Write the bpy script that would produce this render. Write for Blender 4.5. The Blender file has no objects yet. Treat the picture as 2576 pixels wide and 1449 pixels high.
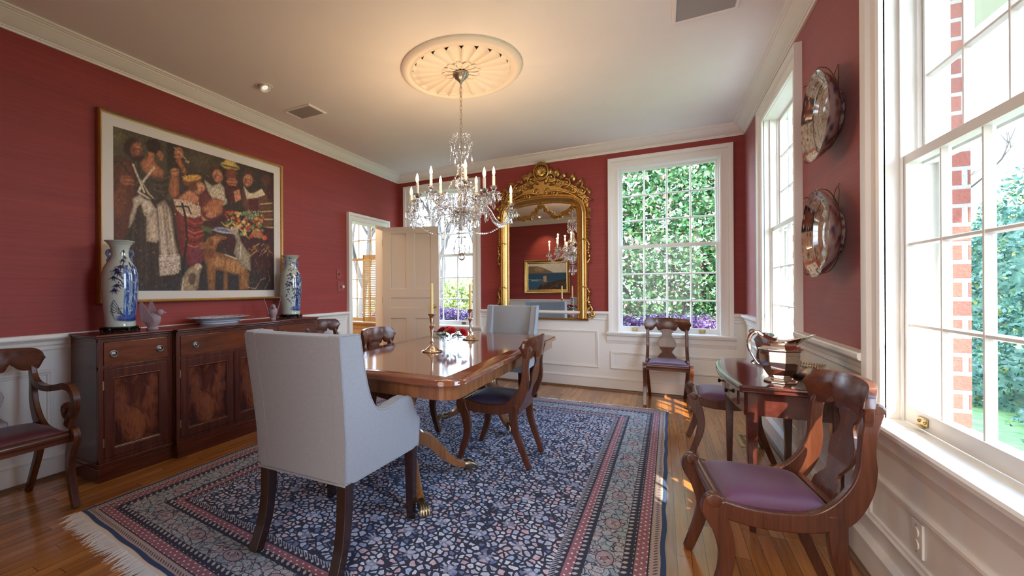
import bpy, bmesh, math, random
import numpy as np
from mathutils import Vector, Matrix, Euler
PI = math.pi
random.seed(7)
S = bpy.context.scene
COL = S.collection

# ---------------------------------------------------------------- room numbers (metres)
XL, XR = -3.470, 0.769          # left / right wall planes
YB, YN = 5.404, 0.150           # far wall / near wall planes
ZC = 2.888                      # ceiling
ZR = 0.925                      # chair rail top

# ---------------------------------------------------------------- mesh builder
def norm(v):
    v = np.asarray(v, float); n = np.linalg.norm(v)
    return v / n if n > 1e-12 else v

class MB:
    def __init__(s): s.v = []; s.f = []; s.m = []
    def add(s, verts, faces, mi=0):
        b = len(s.v); s.v.extend([tuple(map(float, p)) for p in verts])
        for f in faces: s.f.append(tuple(b + i for i in f)); s.m.append(mi)
        return s
    def box(s, a, b, mi=0):
        x0, y0, z0 = [min(a[i], b[i]) for i in range(3)]; x1, y1, z1 = [max(a[i], b[i]) for i in range(3)]
        return s.add([(x0,y0,z0),(x1,y0,z0),(x1,y1,z0),(x0,y1,z0),(x0,y0,z1),(x1,y0,z1),(x1,y1,z1),(x0,y1,z1)],
                     [(0,3,2,1),(4,5,6,7),(0,1,5,4),(1,2,6,5),(2,3,7,6),(3,0,4,7)], mi)
    def obox(s, c, size, M, mi=0):
        q = MB().box([-k/2 for k in size], [k/2 for k in size])
        return s.add([Vector(c) + M @ Vector(p) for p in q.v], q.f, mi)
    def prism(s, poly, fn, t0, t1, mi=0):
        n = len(poly)
        v = [fn(p[0], p[1], t0) for p in poly] + [fn(p[0], p[1], t1) for p in poly]
        f = [tuple(range(n))[::-1], tuple(range(n, 2*n))] + [(i, (i+1) % n, n+(i+1) % n, n+i) for i in range(n)]
        return s.add(v, f, mi)
    def lathe(s, prof, n=24, c=(0,0,0), M=None, mi=0, sx=1, sy=1, cap=True):
        v = []; f = []
        for r, z in prof:
            for i in range(n):
                a = 2*PI*i/n; p = Vector((r*math.cos(a)*sx, r*math.sin(a)*sy, z))
                if M: p = M @ p
                v.append(p + Vector(c))
        for j in range(len(prof)-1):
            for i in range(n):
                f.append((j*n+i, j*n+(i+1) % n, (j+1)*n+(i+1) % n, (j+1)*n+i))
        if cap: f.append(tuple(range(n))[::-1]); f.append(tuple((len(prof)-1)*n+i for i in range(n)))
        return s.add(v, f, mi)
    def tube(s, pts, r, n=8, mi=0, closed=False, cap=True, flat=1.0, up=None):
        pts = [np.asarray(p, float) for p in pts]; m = len(pts)
        rr = [r]*m if np.isscalar(r) else list(r)
        T = []
        for i in range(m):
            if closed: T.append(norm(pts[(i+1) % m]-pts[i-1]))
            else: T.append(norm(pts[min(i+1, m-1)]-pts[max(i-1, 0)]))
        u = np.array(up, float) if up is not None else (np.array([0,0,1.0]) if abs(T[0][2]) < .9 else np.array([1.0,0,0]))
        u = norm(u - T[0]*np.dot(u, T[0])); v = []; f = []
        for i in range(m):
            u = norm(u - T[i]*np.dot(u, T[i])); w = np.cross(T[i], u)
            for k in range(n):
                a = 2*PI*k/n; v.append(pts[i] + rr[i]*(u*math.cos(a) + w*math.sin(a)*flat))
        L = m if closed else m-1
        for i in range(L):
            for k in range(n):
                j = (i+1) % m; f.append((i*n+k, i*n+(k+1) % n, j*n+(k+1) % n, j*n+k))
        if cap and not closed: f.append(tuple(range(n))[::-1]); f.append(tuple((m-1)*n+k for k in range(n)))
        return s.add(v, f, mi)
    def bar(s, pts, w, t, side=(1,0,0), mi=0):
        """rectangular section along pts; w across the path (in its plane), t along 'side'"""
        pts = [np.asarray(p, float) for p in pts]; m = len(pts)
        ww = [w]*m if np.isscalar(w) else list(w); tt = [t]*m if np.isscalar(t) else list(t)
        sd = norm(side); v = []; f = []
        for i in range(m):
            T = norm(pts[min(i+1, m-1)]-pts[max(i-1, 0)]); a = norm(np.cross(T, sd)); b = sd
            for p, q in ((-1,-1),(1,-1),(1,1),(-1,1)):
                v.append(pts[i] + a*p*ww[i]/2 + b*q*tt[i]/2)
        for i in range(m-1):
            for k in range(4): f.append((i*4+k, i*4+(k+1) % 4, (i+1)*4+(k+1) % 4, (i+1)*4+k))
        f.append((3,2,1,0)); f.append(tuple((m-1)*4+k for k in range(4)))
        return s.add(v, f, mi)
    def sph(s, c, r, n=10, mi=0):
        if np.isscalar(r): r = (r, r, r)
        v = [(c[0], c[1], c[2]-r[2])]; f = []; m = max(4, n//2+1)
        for j in range(1, m):
            ph = -PI/2 + PI*j/m
            for i in range(n):
                a = 2*PI*i/n; v.append((c[0]+r[0]*math.cos(ph)*math.cos(a), c[1]+r[1]*math.cos(ph)*math.sin(a), c[2]+r[2]*math.sin(ph)))
        v.append((c[0], c[1], c[2]+r[2])); e = len(v)-1
        for i in range(n):
            f.append((0, 1+(i+1) % n, 1+i)); f.append((e, 1+(m-2)*n+i, 1+(m-2)*n+(i+1) % n))
        for j in range(m-2):
            for i in range(n): f.append((1+j*n+i, 1+j*n+(i+1) % n, 1+(j+1)*n+(i+1) % n, 1+(j+1)*n+i))
        return s.add(v, f, mi)
    def slab(s, fn, nu, nv, th, mi=0):
        """closed plate: fn(u,v,side) with u,v in 0..1 and side -1/+1 gives the two faces"""
        v = []; f = []; W = nv+1
        for sd in (0, 1):
            for i in range(nu+1):
                for j in range(nv+1): v.append(fn(i/nu, j/nv, sd*th))
        o = (nu+1)*W
        for i in range(nu):
            for j in range(nv):
                a = i*W+j; f.append((a, a+1, a+W+1, a+W)); f.append((o+a, o+a+W, o+a+W+1, o+a+1))
        for i in range(nu):
            for j in (0, nv):
                a = i*W+j; q = (a, a+W, o+a+W, o+a); f.append(q if j == 0 else q[::-1])
        for j in range(nv):
            for i in (0, nu):
                a = i*W+j; q = (a, o+a, o+a+1, a+1); f.append(q if i == 0 else q[::-1])
        return s.add(v, f, mi)
    def sweep(s, prof, path, nrm, closed=False, mi=0):
        """prof: (out, up) pairs; path: xy(z) points; nrm: outward horizontal normals per segment; mitred"""
        m = len(path); v = []; f = []; k = len(prof)
        seg = m if closed else m-1
        for i in range(m):
            n1 = np.array(nrm[i-1] if (i > 0 or closed) else nrm[0], float); n2 = np.array(nrm[i] if i < seg else nrm[i-1], float)
            d = n1+n2; d = d/ (np.dot(d, n1) if abs(np.dot(d, n1)) > 1e-6 else 1)
            for o, u in prof: v.append((path[i][0]+d[0]*o, path[i][1]+d[1]*o, path[i][2]+u))
        for i in range(seg):
            j = (i+1) % m
            for a in range(k): b = (a+1) % k; f.append((i*k+a, j*k+a, j*k+b, i*k+b))
        if not closed: f.append(tuple(range(k))); f.append(tuple((m-1)*k+a for a in range(k))[::-1])
        return s.add(v, f, mi)
    def build(s, name, mats, parent=None, smooth=35, bevel=0, sub=0, bseg=2, loc=None, rot=None):
        if 'leg' in name: s.v = [(a, b, max(c, .0006)) for a, b, c in s.v]
        me = bpy.data.meshes.new(name); me.from_pydata(s.v, [], s.f); me.validate()
        if not isinstance(mats, (list, tuple)): mats = [mats]
        for m in mats: me.materials.append(m)
        if len(mats) > 1 and len(s.m) == len(me.polygons): me.polygons.foreach_set('material_index', s.m)
        bm = bmesh.new(); bm.from_mesh(me); bmesh.ops.recalc_face_normals(bm, faces=bm.faces); bm.to_mesh(me); bm.free()
        if smooth:
            me.shade_smooth(); me.set_sharp_from_angle(angle=math.radians(smooth))
        o = bpy.data.objects.new(name, me); COL.objects.link(o)
        if parent: o.parent = parent
        if loc: o.location = loc
        if rot: o.rotation_euler = rot
        if bevel:
            b = o.modifiers.new('Bevel', 'BEVEL'); b.width = bevel; b.segments = bseg; b.limit_method = 'ANGLE'; b.angle_limit = math.radians(40)
            b.harden_normals = False
        if sub:
            b = o.modifiers.new('Subsurf', 'SUBSURF'); b.levels = sub; b.render_levels = sub
        return o

def spline(P, n=6):
    P = [np.asarray(p, float) for p in P]; out = []
    for i in range(len(P)-1):
        p0, p1, p2, p3 = P[max(i-1, 0)], P[i], P[i+1], P[min(i+2, len(P)-1)]
        for k in range(n):
            t = k/n; out.append(.5*((2*p1)+(-p0+p2)*t+(2*p0-5*p1+4*p2-p3)*t*t+(-p0+3*p1-3*p2+p3)*t**3))
    out.append(P[-1]); return out
def interp(xs, ys, x): return float(np.interp(x, xs, ys))

def root(name, label=None, cat=None, loc=(0,0,0), rz=0, group=None, kind=None):
    o = bpy.data.objects.new(name, None); COL.objects.link(o); o.location = loc; o.rotation_euler = (0,0,rz)
    o.empty_display_size = .1
    return tag(o, label, cat, group, kind)
def tag(o, label=None, cat=None, group=None, kind=None):
    if label: o['label'] = label
    if cat: o['category'] = cat
    if group: o['group'] = group
    if kind: o['kind'] = kind
    return o
def st(o, label=None): return tag(o, label, None, None, 'structure')
def dup(o, parent=None, loc=None, rz=None, label=None, group=None):
    c = o.copy(); COL.objects.link(c)
    if parent is not None: c.parent = parent
    for ch in list(o.children): dup(ch, c)
    if loc is not None: c.location = loc
    if rz is not None: c.rotation_euler = (0,0,rz)
    if label: c['label'] = label
    if group: c['group'] = group
    return c

# ---------------------------------------------------------------- shader helper
class N:
    def __init__(s, name):
        s.mat = bpy.data.materials.new(name); s.mat.use_nodes = True; s.t = s.mat.node_tree; s.t.nodes.clear()
        s.out = s.t.nodes.new('ShaderNodeOutputMaterial')
    def n(s, typ, ins=None, **kw):
        x = s.t.nodes.new('ShaderNode'+typ)
        for k, v in kw.items(): setattr(x, k, v)
        for k, v in (ins or {}).items(): s.set(x.inputs[k], v)
        return x
    def set(s, sock, v):
        if hasattr(v, 'is_output') or isinstance(v, bpy.types.NodeSocket): s.t.links.new(v, sock)
        elif isinstance(v, bpy.types.Node): s.t.links.new(v.outputs[0], sock)
        else:
            if isinstance(v, (tuple, list)) and len(v) == 3 and sock.type == 'RGBA': v = (*v, 1)
            sock.default_value = v
    def m(s, op, a, b=None, c=None):
        x = s.n('Math', operation=op); s.set(x.inputs[0], a)
        if b is not None: s.set(x.inputs[1], b)
        if c is not None: s.set(x.inputs[2], c)
        return x.outputs[0]
    def mix(s, f, a, b, bt='MIX'):
        x = s.n('MixRGB', blend_type=bt); s.set(x.inputs[0], f); s.set(x.inputs[1], a); s.set(x.inputs[2], b); return x.outputs[0]
    def ramp(s, f, stops, interp='LINEAR'):
        x = s.n('ValToRGB'); s.set(x.inputs[0], f); r = x.color_ramp; r.interpolation = interp
        while len(r.elements) < len(stops): r.elements.new(.5)
        for e, (p, c) in zip(r.elements, stops): e.position = p; e.color = (*c, 1) if len(c) == 3 else c
        return x.outputs[0]
    def noise(s, vec, scale=5, detail=3, rough=.5, dist=0, out=0):
        x = s.n('TexNoise'); s.set(x.inputs['Vector'], vec); x.inputs['Scale'].default_value = scale
        x.inputs['Detail'].default_value = detail; x.inputs['Roughness'].default_value = rough; x.inputs['Distortion'].default_value = dist
        return x.outputs[out]
    def obj(s): return s.n('TexCoord').outputs['Object']
    def pos(s): return s.n('NewGeometry').outputs['Position']
    def scale(s, vec, sc):
        x = s.n('Mapping'); s.set(x.inputs['Vector'], vec); x.inputs['Scale'].default_value = sc; return x.outputs[0]
    def sep(s, vec): x = s.n('SeparateXYZ'); s.set(x.inputs[0], vec); return x.outputs
    def comb(s, a, b, c=0.0):
        x = s.n('CombineXYZ'); s.set(x.inputs[0], a); s.set(x.inputs[1], b); s.set(x.inputs[2], c); return x.outputs[0]
    def bump(s, h, strength=.2, dist=.002):
        x = s.n('Bump'); x.inputs['Strength'].default_value = strength; x.inputs['Distance'].default_value = dist; s.set(x.inputs['Height'], h); return x.outputs[0]
    def pbr(s, base, rough=.5, metal=0, normal=None, **kw):
        p = s.n('BsdfPrincipled'); s.set(p.inputs['Base Color'], base); s.set(p.inputs['Roughness'], rough); s.set(p.inputs['Metallic'], metal)
        if normal is not None: s.set(p.inputs['Normal'], normal)
        for k, v in kw.items(): s.set(p.inputs[k.replace('_', ' ')], v)
        s.t.links.new(p.outputs[0], s.out.inputs[0]); return s.mat
    def fin(s, sh): s.set(s.out.inputs[0], sh); return s.mat

def paint(name, c, rough=.45, var=.03, **kw):
    g = N(name); f = g.noise(g.pos(), 3, 3)
    return g.pbr(g.mix(f, tuple(k*(1-var) for k in c), tuple(min(1, k*(1+var)) for k in c)), rough, **kw)
def metal(name, c, rough=.2, var=.25, scale=25, bump=0):
    g = N(name); f = g.noise(g.obj(), scale, 3)
    nm = g.bump(f, bump, .002) if bump else None
    return g.pbr(g.mix(f, tuple(k*(1-var) for k in c), c), rough, 1.0, nm)
def wood(name, c1, c2, axis=2, rough=.25, scale=9, stretch=14, coat=.3, fine=.25):
    g = N(name); sc = [scale*stretch/6]*3; sc[axis] = scale/6
    v = g.scale(g.obj(), sc); a = g.noise(v, 1.6, 5, .6, .6); b = g.noise(v, 9, 3, .6)
    f = g.m('ADD', g.m('MULTIPLY', a, 1-fine), g.m('MULTIPLY', b, fine))
    c = g.ramp(f, [(.3, c1), (.7, c2)])
    return g.pbr(c, rough, 0, g.bump(b, .05, .001), Coat_Weight=coat, Coat_Roughness=.1)

M = {}
M['white'] = paint('white trim paint', (.80, .775, .73), .35)
M['ceil'] = paint('ceiling paint', (.87, .835, .81), .8)
M['med'] = paint('plaster medallion paint', (.84, .76, .66), .6)
M['doorp'] = paint('beige door paint', (.58, .47, .36), .4)
M['tan'] = paint('tan trim paint', (.62, .47, .27), .5)
M['ochre'] = paint('ochre wall paint', (.66, .41, .14), .7)
M['shut'] = paint('shutter paint', (.74, .56, .32), .5)
M['black'] = paint('black lacquer', (.012, .010, .009), .2)
M['shoe'] = paint('brown shoe moulding stain', (.16, .085, .04), .4)
M['vent'] = paint('grey vent cloth', (.36, .33, .31), .7)
M['plate'] = paint('switch plate paint', (.27, .05, .045), .4)
M['ivory'] = paint('ivory plastic', (.75, .70, .60), .35)
M['mat'] = paint('picture mat board', (.72, .68, .62), .8)
M['sleeve'] = paint('candle sleeve', (.85, .78, .66), .5)
M['wax'] = paint('beeswax candle', (.80, .60, .24), .4, Subsurface_Weight=.1)
M['extcream'] = paint('cream exterior paint', (.55, .545, .49), .5)
M['gold'] = metal('gilt leaf', (.72, .46, .16), .32, .45, 30, .3)
M['gold2'] = metal('bright gilt edge', (.85, .60, .24), .3, .3, 40)
M['goldwood'] = wood('gilded brown frame side', (.20, .06, .012), (.42, .17, .04), 2)
M['silver'] = metal('polished silver', (.90, .86, .80), .06, .08, 12)
M['silverw'] = metal('warm silver candlestick', (.88, .76, .62), .12, .15, 20)
M['brass'] = metal('aged brass', (.60, .45, .20), .3, .5, 60)
M['brassdk'] = metal('antique claw brass', (.42, .33, .20), .35, .5, 60)
M['pewter'] = metal('pewter ring', (.24, .22, .19), .35, .3, 60)
M['chain'] = metal('antique silver chain', (.50, .46, .40), .3, .3, 60)
M['wire'] = metal('bronze wire', (.30, .20, .13), .4, .3, 60)
M['mirror'] = N('mirror silvering').pbr((.86, .86, .86), .01, 1.0)
M['mah'] = wood('dark mahogany', (.045, .010, .006), (.13, .032, .016), 1, .22, 7)
M['mahv'] = wood('dark mahogany upright', (.045, .011, .007), (.12, .03, .016), 2, .25, 7)
M['chair'] = wood('chair mahogany', (.045, .012, .006), (.135, .040, .017), 2, .27, 7, 14, .08)
M['chairx'] = wood('chair mahogany crosswise', (.05, .013, .007), (.15, .044, .019), 0, .25, 7, 14, .08)
M['ebony'] = wood('ebonised leg', (.012, .005, .004), (.035, .012, .009), 2, .25, 6)
M['tabletop'] = wood('table top mahogany', (.135, .040, .020), (.26, .090, .045), 0, .07, 3, 16, .6, .35)
M['crossband'] = wood('crossbanded satinwood edge', (.15, .055, .022), (.30, .125, .05), 2, .15, 9)
M['tableleg'] = wood('table base wood', (.17, .065, .022), (.36, .16, .06), 2, .2, 8)
M['demi'] = wood('console mahogany', (.035, .009, .007), (.10, .026, .018), 1, .12, 5)

def flame(name):
    g = N(name); x, y, z = g.sep(g.obj())[:3]
    nz = g.noise(g.scale(g.obj(), (1, 9, 5)), 1.4, 5, .6, .8)
    r = g.m('SQRT', g.m('ADD', g.m('MULTIPLY', y, y), .004))
    a = g.m('ADD', g.m('MULTIPLY', z, 9.0), g.m('MULTIPLY', r, -30.0))
    w = g.m('SINE', g.m('ADD', g.m('MULTIPLY', a, -1.0), g.m('MULTIPLY', nz, 9.0)))
    w = g.m('MULTIPLY', g.m('ADD', w, 1), .5)
    fine = g.noise(g.scale(g.obj(), (3, 120, 14)), 1, 4, .6)
    f = g.m('ADD', g.m('MULTIPLY', w, .55), g.m('MULTIPLY', fine, .5))
    edge = g.m('MULTIPLY', g.m('ABSOLUTE', y), 2.0)
    f = g.m('SUBTRACT', f, edge)
    c = g.ramp(f, [(.12, (.045, .010, .006)), (.5, (.12, .030, .013)), (.9, (.27, .085, .03))])
    return g.pbr(c, .2, 0, None, Coat_Weight=.4, Coat_Roughness=.08)
M['flame'] = flame('flame mahogany veneer')

def grasscloth():
    g = N('red grasscloth wallpaper'); p = g.pos(); x, y, z = g.sep(p)[:3]
    h = g.m('ADD', x, y)
    a = g.noise(g.comb(g.m('MULTIPLY', h, 1.2), g.m('MULTIPLY', z, 60)), 1, 4, .6)
    b = g.noise(g.comb(g.m('MULTIPLY', h, 14), g.m('MULTIPLY', z, 420)), 1, 2, .5)
    c = g.noise(g.comb(g.m('MULTIPLY', h, .5), g.m('MULTIPLY', z, 7)), 1, 3, .6)
    f = g.m('ADD', g.m('ADD', g.m('MULTIPLY', a, .4), g.m('MULTIPLY', b, .3)), g.m('MULTIPLY', c, .3))
    col = g.ramp(f, [(.30, (.20, .021, .018)), (.52, (.285, .034, .029)), (.72, (.37, .055, .044))])
    s = g.m('FRACT', g.m('DIVIDE', g.m('ADD', h, 50.32), .914)); seam = g.m('LESS_THAN', s, .005)
    col = g.mix(g.m('MULTIPLY', seam, .25), col, (.12, .02, .02))
    return g.pbr(col, .62, 0, g.bump(f, .25, .002), Sheen_Weight=.15)
M['red'] = grasscloth()

def planks():
    g = N('oak strip floor'); x, y, z = g.sep(g.pos())[:3]
    W = .0575; px = g.m('DIVIDE', x, W); ix = g.m('FLOOR', px); fx = g.m('FRACT', px)
    r1 = g.n('TexWhiteNoise', noise_dimensions='1D'); g.set(r1.inputs['W'], ix)
    yy = g.m('ADD', g.m('DIVIDE', y, 1.15), g.m('MULTIPLY', r1.outputs[0], 7.3)); iy = g.m('FLOOR', yy); fy = g.m('FRACT', yy)
    r2 = g.n('TexWhiteNoise', noise_dimensions='2D'); g.set(r2.inputs['Vector'], g.comb(ix, iy))
    rr = r2.outputs[0]
    v = g.comb(g.m('ADD', g.m('MULTIPLY', x, 30), g.m('MULTIPLY', rr, 50)), g.m('MULTIPLY', y, 1.6), g.m('MULTIPLY', rr, 9))
    a = g.noise(v, 1, 5, .6, 1.2); b = g.noise(g.comb(g.m('MULTIPLY', x, 260), g.m('MULTIPLY', y, 7)), 1, 3, .6)
    f = g.m('ADD', g.m('ADD', g.m('MULTIPLY', a, .45), g.m('MULTIPLY', b, .25)), g.m('ADD', g.m('MULTIPLY', rr, .24), .05))
    c = g.ramp(f, [(.28, (.18, .060, .013)), (.5, (.38, .145, .034)), (.75, (.56, .250, .068))])
    e = g.m('MINIMUM', fx, g.m('SUBTRACT', 1, fx)); ey = g.m('MINIMUM', fy, g.m('SUBTRACT', 1, fy))
    gap = g.m('MAXIMUM', g.m('LESS_THAN', e, .022), g.m('LESS_THAN', ey, .0014))
    c = g.mix(g.m('MULTIPLY', gap, .75), c, (.03, .011, .004))
    return g.pbr(c, g.m('ADD', .17, g.m('MULTIPLY', b, .14)), 0, g.bump(g.m('SUBTRACT', g.m('MULTIPLY', b, .3), gap), .25, .001), Coat_Weight=.55, Coat_Roughness=.14)
M['floor'] = planks()

def linen(name, c):
    g = N(name); o = g.obj()
    a = g.noise(g.scale(o, (260, 260, 60)), 1, 2); b = g.noise(g.scale(o, (50, 50, 330)), 1, 2); l = g.noise(o, 4, 3)
    f = g.m('ADD', g.m('MULTIPLY', a, .5), g.m('MULTIPLY', b, .5))
    c1 = g.mix(f, tuple(k*.74 for k in c), tuple(min(1, k*1.16) for k in c))
    return g.pbr(g.mix(g.m('MULTIPLY', l, .2), c1, tuple(k*.8 for k in c)), .85, 0, g.bump(f, .25, .001), Sheen_Weight=.2)
M['linen'] = linen('grey blue linen', (.30, .325, .36))
M['piping'] = linen('linen piping', (.27, .30, .34))
def silk(name, c):
    g = N(name); a = g.noise(g.scale(g.obj(), (300, 300, 300)), 1, 2)
    return g.pbr(g.mix(a, tuple(k*.75 for k in c), tuple(k*1.2 for k in c)), .5, 0, g.bump(a, .15, .001), Sheen_Weight=.12, Sheen_Roughness=.4)
M['plum'] = silk('plum satin upholstery', (.11, .034, .070))
M['plumr'] = silk('maroon satin upholstery', (.085, .018, .030))
M['navy'] = silk('dark navy plum upholstery', (.030, .020, .042))

def pane(name):
    g = N(name); t = g.n('BsdfTransparent', {'Color': (.97, .985, .98)}); q = g.n('BsdfGlossy', {'Roughness': .0})
    lw = g.n('LayerWeight', {'Blend': .5}); nz = g.noise(g.pos(), 2, 2)
    f = g.m('ADD', g.m('MULTIPLY', g.m('POWER', lw.outputs[1], 5), .35), .035)
    mx = g.n('MixShader'); g.set(mx.inputs[0], g.m('MULTIPLY', f, g.m('ADD', .9, g.m('MULTIPLY', nz, .2)))); g.set(mx.inputs[1], t); g.set(mx.inputs[2], q)
    return g.fin(mx)
M['pane'] = pane('window glass')
def crystal(name, tint=(1, 1, 1), tr=.35):
    g = N(name); t = g.n('BsdfTransparent', {'Color': (.96, .97, 1)}); q = g.n('BsdfGlass', {'Roughness': .02, 'IOR': 1.5, 'Color': tint})
    mx = g.n('MixShader'); nz = g.noise(g.obj(), 8, 1)
    g.set(mx.inputs[0], g.m('ADD', tr-.05, g.m('MULTIPLY', nz, .1))); g.set(mx.inputs[1], q); g.set(mx.inputs[2], t)
    return g.fin(mx)
M['crystal'] = crystal('cut crystal', (1, 1, 1), .22)
M['bowlglass'] = crystal('clear bowl glass', (.90, .97, .95), .8)
g = N('frosted lilac glass'); fz = g.noise(g.obj(), 30, 2)
M['frost'] = g.pbr(g.mix(fz, (.62, .46, .50), (.75, .62, .66)), .35, 0, g.bump(fz, .2, .001), Transmission_Weight=.55, IOR=1.3)
g = N('lit bulb'); e = g.n('Emission', {'Color': (1, .56, .22, 1), 'Strength': 11.0}); M['bulb'] = g.fin(e)
g = N('recessed lamp glow'); e = g.n('Emission', {'Color': (1, .90, .78, 1), 'Strength': .5}); M['lampglow'] = g.fin(e)
def vcol(name, rough=.4, coat=0, bump=0):
    g = N(name); a = g.n('VertexColor', layer_name='Col')
    nz = g.noise(g.obj(), 90, 3)
    c = g.mix(.12, a.outputs[0], g.mix(nz, (0, 0, 0), (1, 1, 1)), 'OVERLAY')
    return g.pbr(c, rough, 0, g.bump(nz, bump, .001) if bump else None, Coat_Weight=coat, Coat_Roughness=.05)
M['canvas'] = vcol('oil painted canvas', .6, 0, .3)
M['china'] = vcol('glazed porcelain', .12, .6)
def leafm(name, c1, c2, c3=None, tr=.25):
    g = N(name); f = g.noise(g.pos(), 9, 2); stops = [(.3, c1), (.6, c2)] + ([(.75, c3)] if c3 else [])
    col = g.ramp(f, stops); d = g.n('BsdfDiffuse'); g.set(d.inputs[0], col); t = g.n('BsdfTranslucent'); g.set(t.inputs[0], col)
    q = g.n('BsdfGlossy', {'Roughness': .4}); mx = g.n('MixShader', {0: tr}); g.set(mx.inputs[1], d); g.set(mx.inputs[2], t)
    m2 = g.n('MixShader', {0: .06}); g.set(m2.inputs[1], mx); g.set(m2.inputs[2], q)
    return g.fin(m2)
M['leaf'] = leafm('tree leaves', (.030, .11, .045), (.12, .27, .085), (.34, .42, .18))
M['leafd'] = leafm('ivy leaves', (.03, .085, .065), (.10, .22, .14), (.30, .42, .28))
M['leafp'] = leafm('purple shrub leaves', (.05, .02, .08), (.16, .07, .18), (.34, .18, .32))
M['leafy'] = leafm('yellow green leaves', (.16, .22, .05), (.34, .38, .12), (.5, .5, .22))
M['leafk'] = leafm('pink blossom', (.34, .16, .16), (.55, .32, .30))
M['bark'] = paint('grey bark', (.07, .06, .055), .9, .3)
M['roseleaf'] = leafm('rose leaves', (.015, .06, .02), (.05, .14, .05), None, .1)
M['rose'] = paint('red rose petals', (.50, .012, .022), .45, .35)
g = N('lawn grass'); f = g.noise(g.pos(), 6, 5, .7); M['lawn'] = g.pbr(g.ramp(f, [(.3, (.06, .12, .03)), (.6, (.16, .24, .07)), (.8, (.28, .27, .12))]), .9)
M['bounce_slab'] = paint('pale stone paving', (.34, .32, .28), .9, .15)
def brick():
    g = N('red brick'); p = g.pos(); x, y, z = g.sep(p)[:3]
    b = g.n('TexBrick'); g.set(b.inputs['Vector'], g.comb(g.m('ADD', x, y), g.m('ADD', z, .012)))
    b.inputs['Scale'].default_value = 1; b.inputs['Brick Width'].default_value = .205; b.inputs['Row Height'].default_value = .0685
    b.inputs['Mortar Size'].default_value = .009; b.inputs['Mortar Smooth'].default_value = .3
    g.set(b.inputs['Color1'], (.22, .045, .035)); g.set(b.inputs['Color2'], (.30, .075, .05)); g.set(b.inputs['Mortar'], (.42, .40, .37))
    n = g.noise(p, 90, 4, .7); c = g.mix(g.m('MULTIPLY', n, .5), b.outputs[0], (.34, .18, .15))
    return g.pbr(c, .9, 0, g.bump(g.m('SUBTRACT', n, b.outputs[1]), .6, .006))
M['brick'] = brick()
# ---------------------------------------------------------------- frames, walls, trim
def frame(mb, prof, rect, fn, open_bottom=False, mi=0):
    """mitred moulding round a rectangle; prof = (outward offset, height off the wall)"""
    x0, z0, x1, z1 = rect; k = len(prof)
    cs = [(x0, z0, -1, 0 if open_bottom else -1), (x0, z1, -1, 1), (x1, z1, 1, 1), (x1, z0, 1, 0 if open_bottom else -1)]
    v = [fn(cx+sx*o, h, cz+sz*o) for cx, cz, sx, sz in cs for o, h in prof]; f = []
    for i in range(3 if open_bottom else 4):
        j = (i+1) % 4
        for a in range(k): b = (a+1) % k; f.append((i*k+a, j*k+a, j*k+b, i*k+b))
    if open_bottom: f.append(tuple(range(k))); f.append(tuple(3*k+a for a in range(k))[::-1])
    mb.add(v, f, mi)

def wall(name, fn, a0, a1, z0, z1, holes, th, mats, split=None, y0=0):
    """fn(a, d, z): a along the wall, d depth away from the room"""
    A = sorted({a0, a1} | {h[0] for h in holes} | {h[1] for h in holes}); Z = sorted({z0, z1} | {h[2] for h in holes} | {h[3] for h in holes} | ({split} if split else set()))
    A = [a for a in A if a0 <= a <= a1]; Z = [z for z in Z if z0 <= z <= z1]
    mb = MB()
    for i in range(len(A)-1):
        for j in range(len(Z)-1):
            ca, cz = (A[i]+A[i+1])/2, (Z[j]+Z[j+1])/2
            if any(h[0] < ca < h[1] and h[2] < cz < h[3] for h in holes): continue
            mb.box(fn(A[i], y0, Z[j]), fn(A[i+1], y0+th, Z[j+1]), 1 if (split and cz < split) else 0)
    o = mb.build(name, mats, smooth=0); return st(o)

ZO0, ZO1, HW = .69, 2.59, .49
WB = {'a': -2.755, 'b': .0625, 'c': -4.30}     # far-wall window centres (x)
WR = {'near': 1.835, 'far': 3.975}; KN = .918             # right-wall window centres (y)
HO = HW+.012
bh = [(c-HO, c+HO, ZO0-.02, ZO1+.012) for c in WB.values()]
rh = [(c-HO*k, c+HO*k, ZO0-.02, ZO1+.012) for c, k in zip(WR.values(), (KN, 1))]
DO = (4.30, 5.03, 0, 2.075)                    # doorway in the left wall
wall('wall_back', lambda a, d, z: (a, YB+d, z), XL-.15, XR+.15, 0, ZC, bh, .15, [M['red'], M['white']], ZR-.03)
wall('wall_right', lambda a, d, z: (XR+d, a, z), YN-.15, YB, 0, ZC, rh, .15, [M['red'], M['white']], ZR-.03)
wall('wall_left', lambda a, d, z: (XL-d, a, z), YN-.15, YB, 0, ZC, [(DO[0]-.004, DO[1]+.004, 0, DO[3]+.004)], .15, [M['red'], M['white']], ZR-.03)
wall('wall_front', lambda a, d, z: (a, YN-d, z), XL, XR, 0, ZC, [(-1.05, XR, 0, 2.5)], .15, [M['red'], M['white']], ZR-.03)
bo = [(a, b, c-.05, d) for a, b, c, d in bh]; ro = [(a, b, c-.05, d) for a, b, c, d in rh]
wall('wall_outer_back', lambda a, d, z: (a, YB+d, z), -6.4, XR+.225, -.6, 3.3, bo, .06, M['brick'], y0=.17)
wall('wall_outer_right', lambda a, d, z: (XR+d, a, z), -2, YB+.16, -.6, 3.3, ro, .06, M['brick'], y0=.17)
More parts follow.
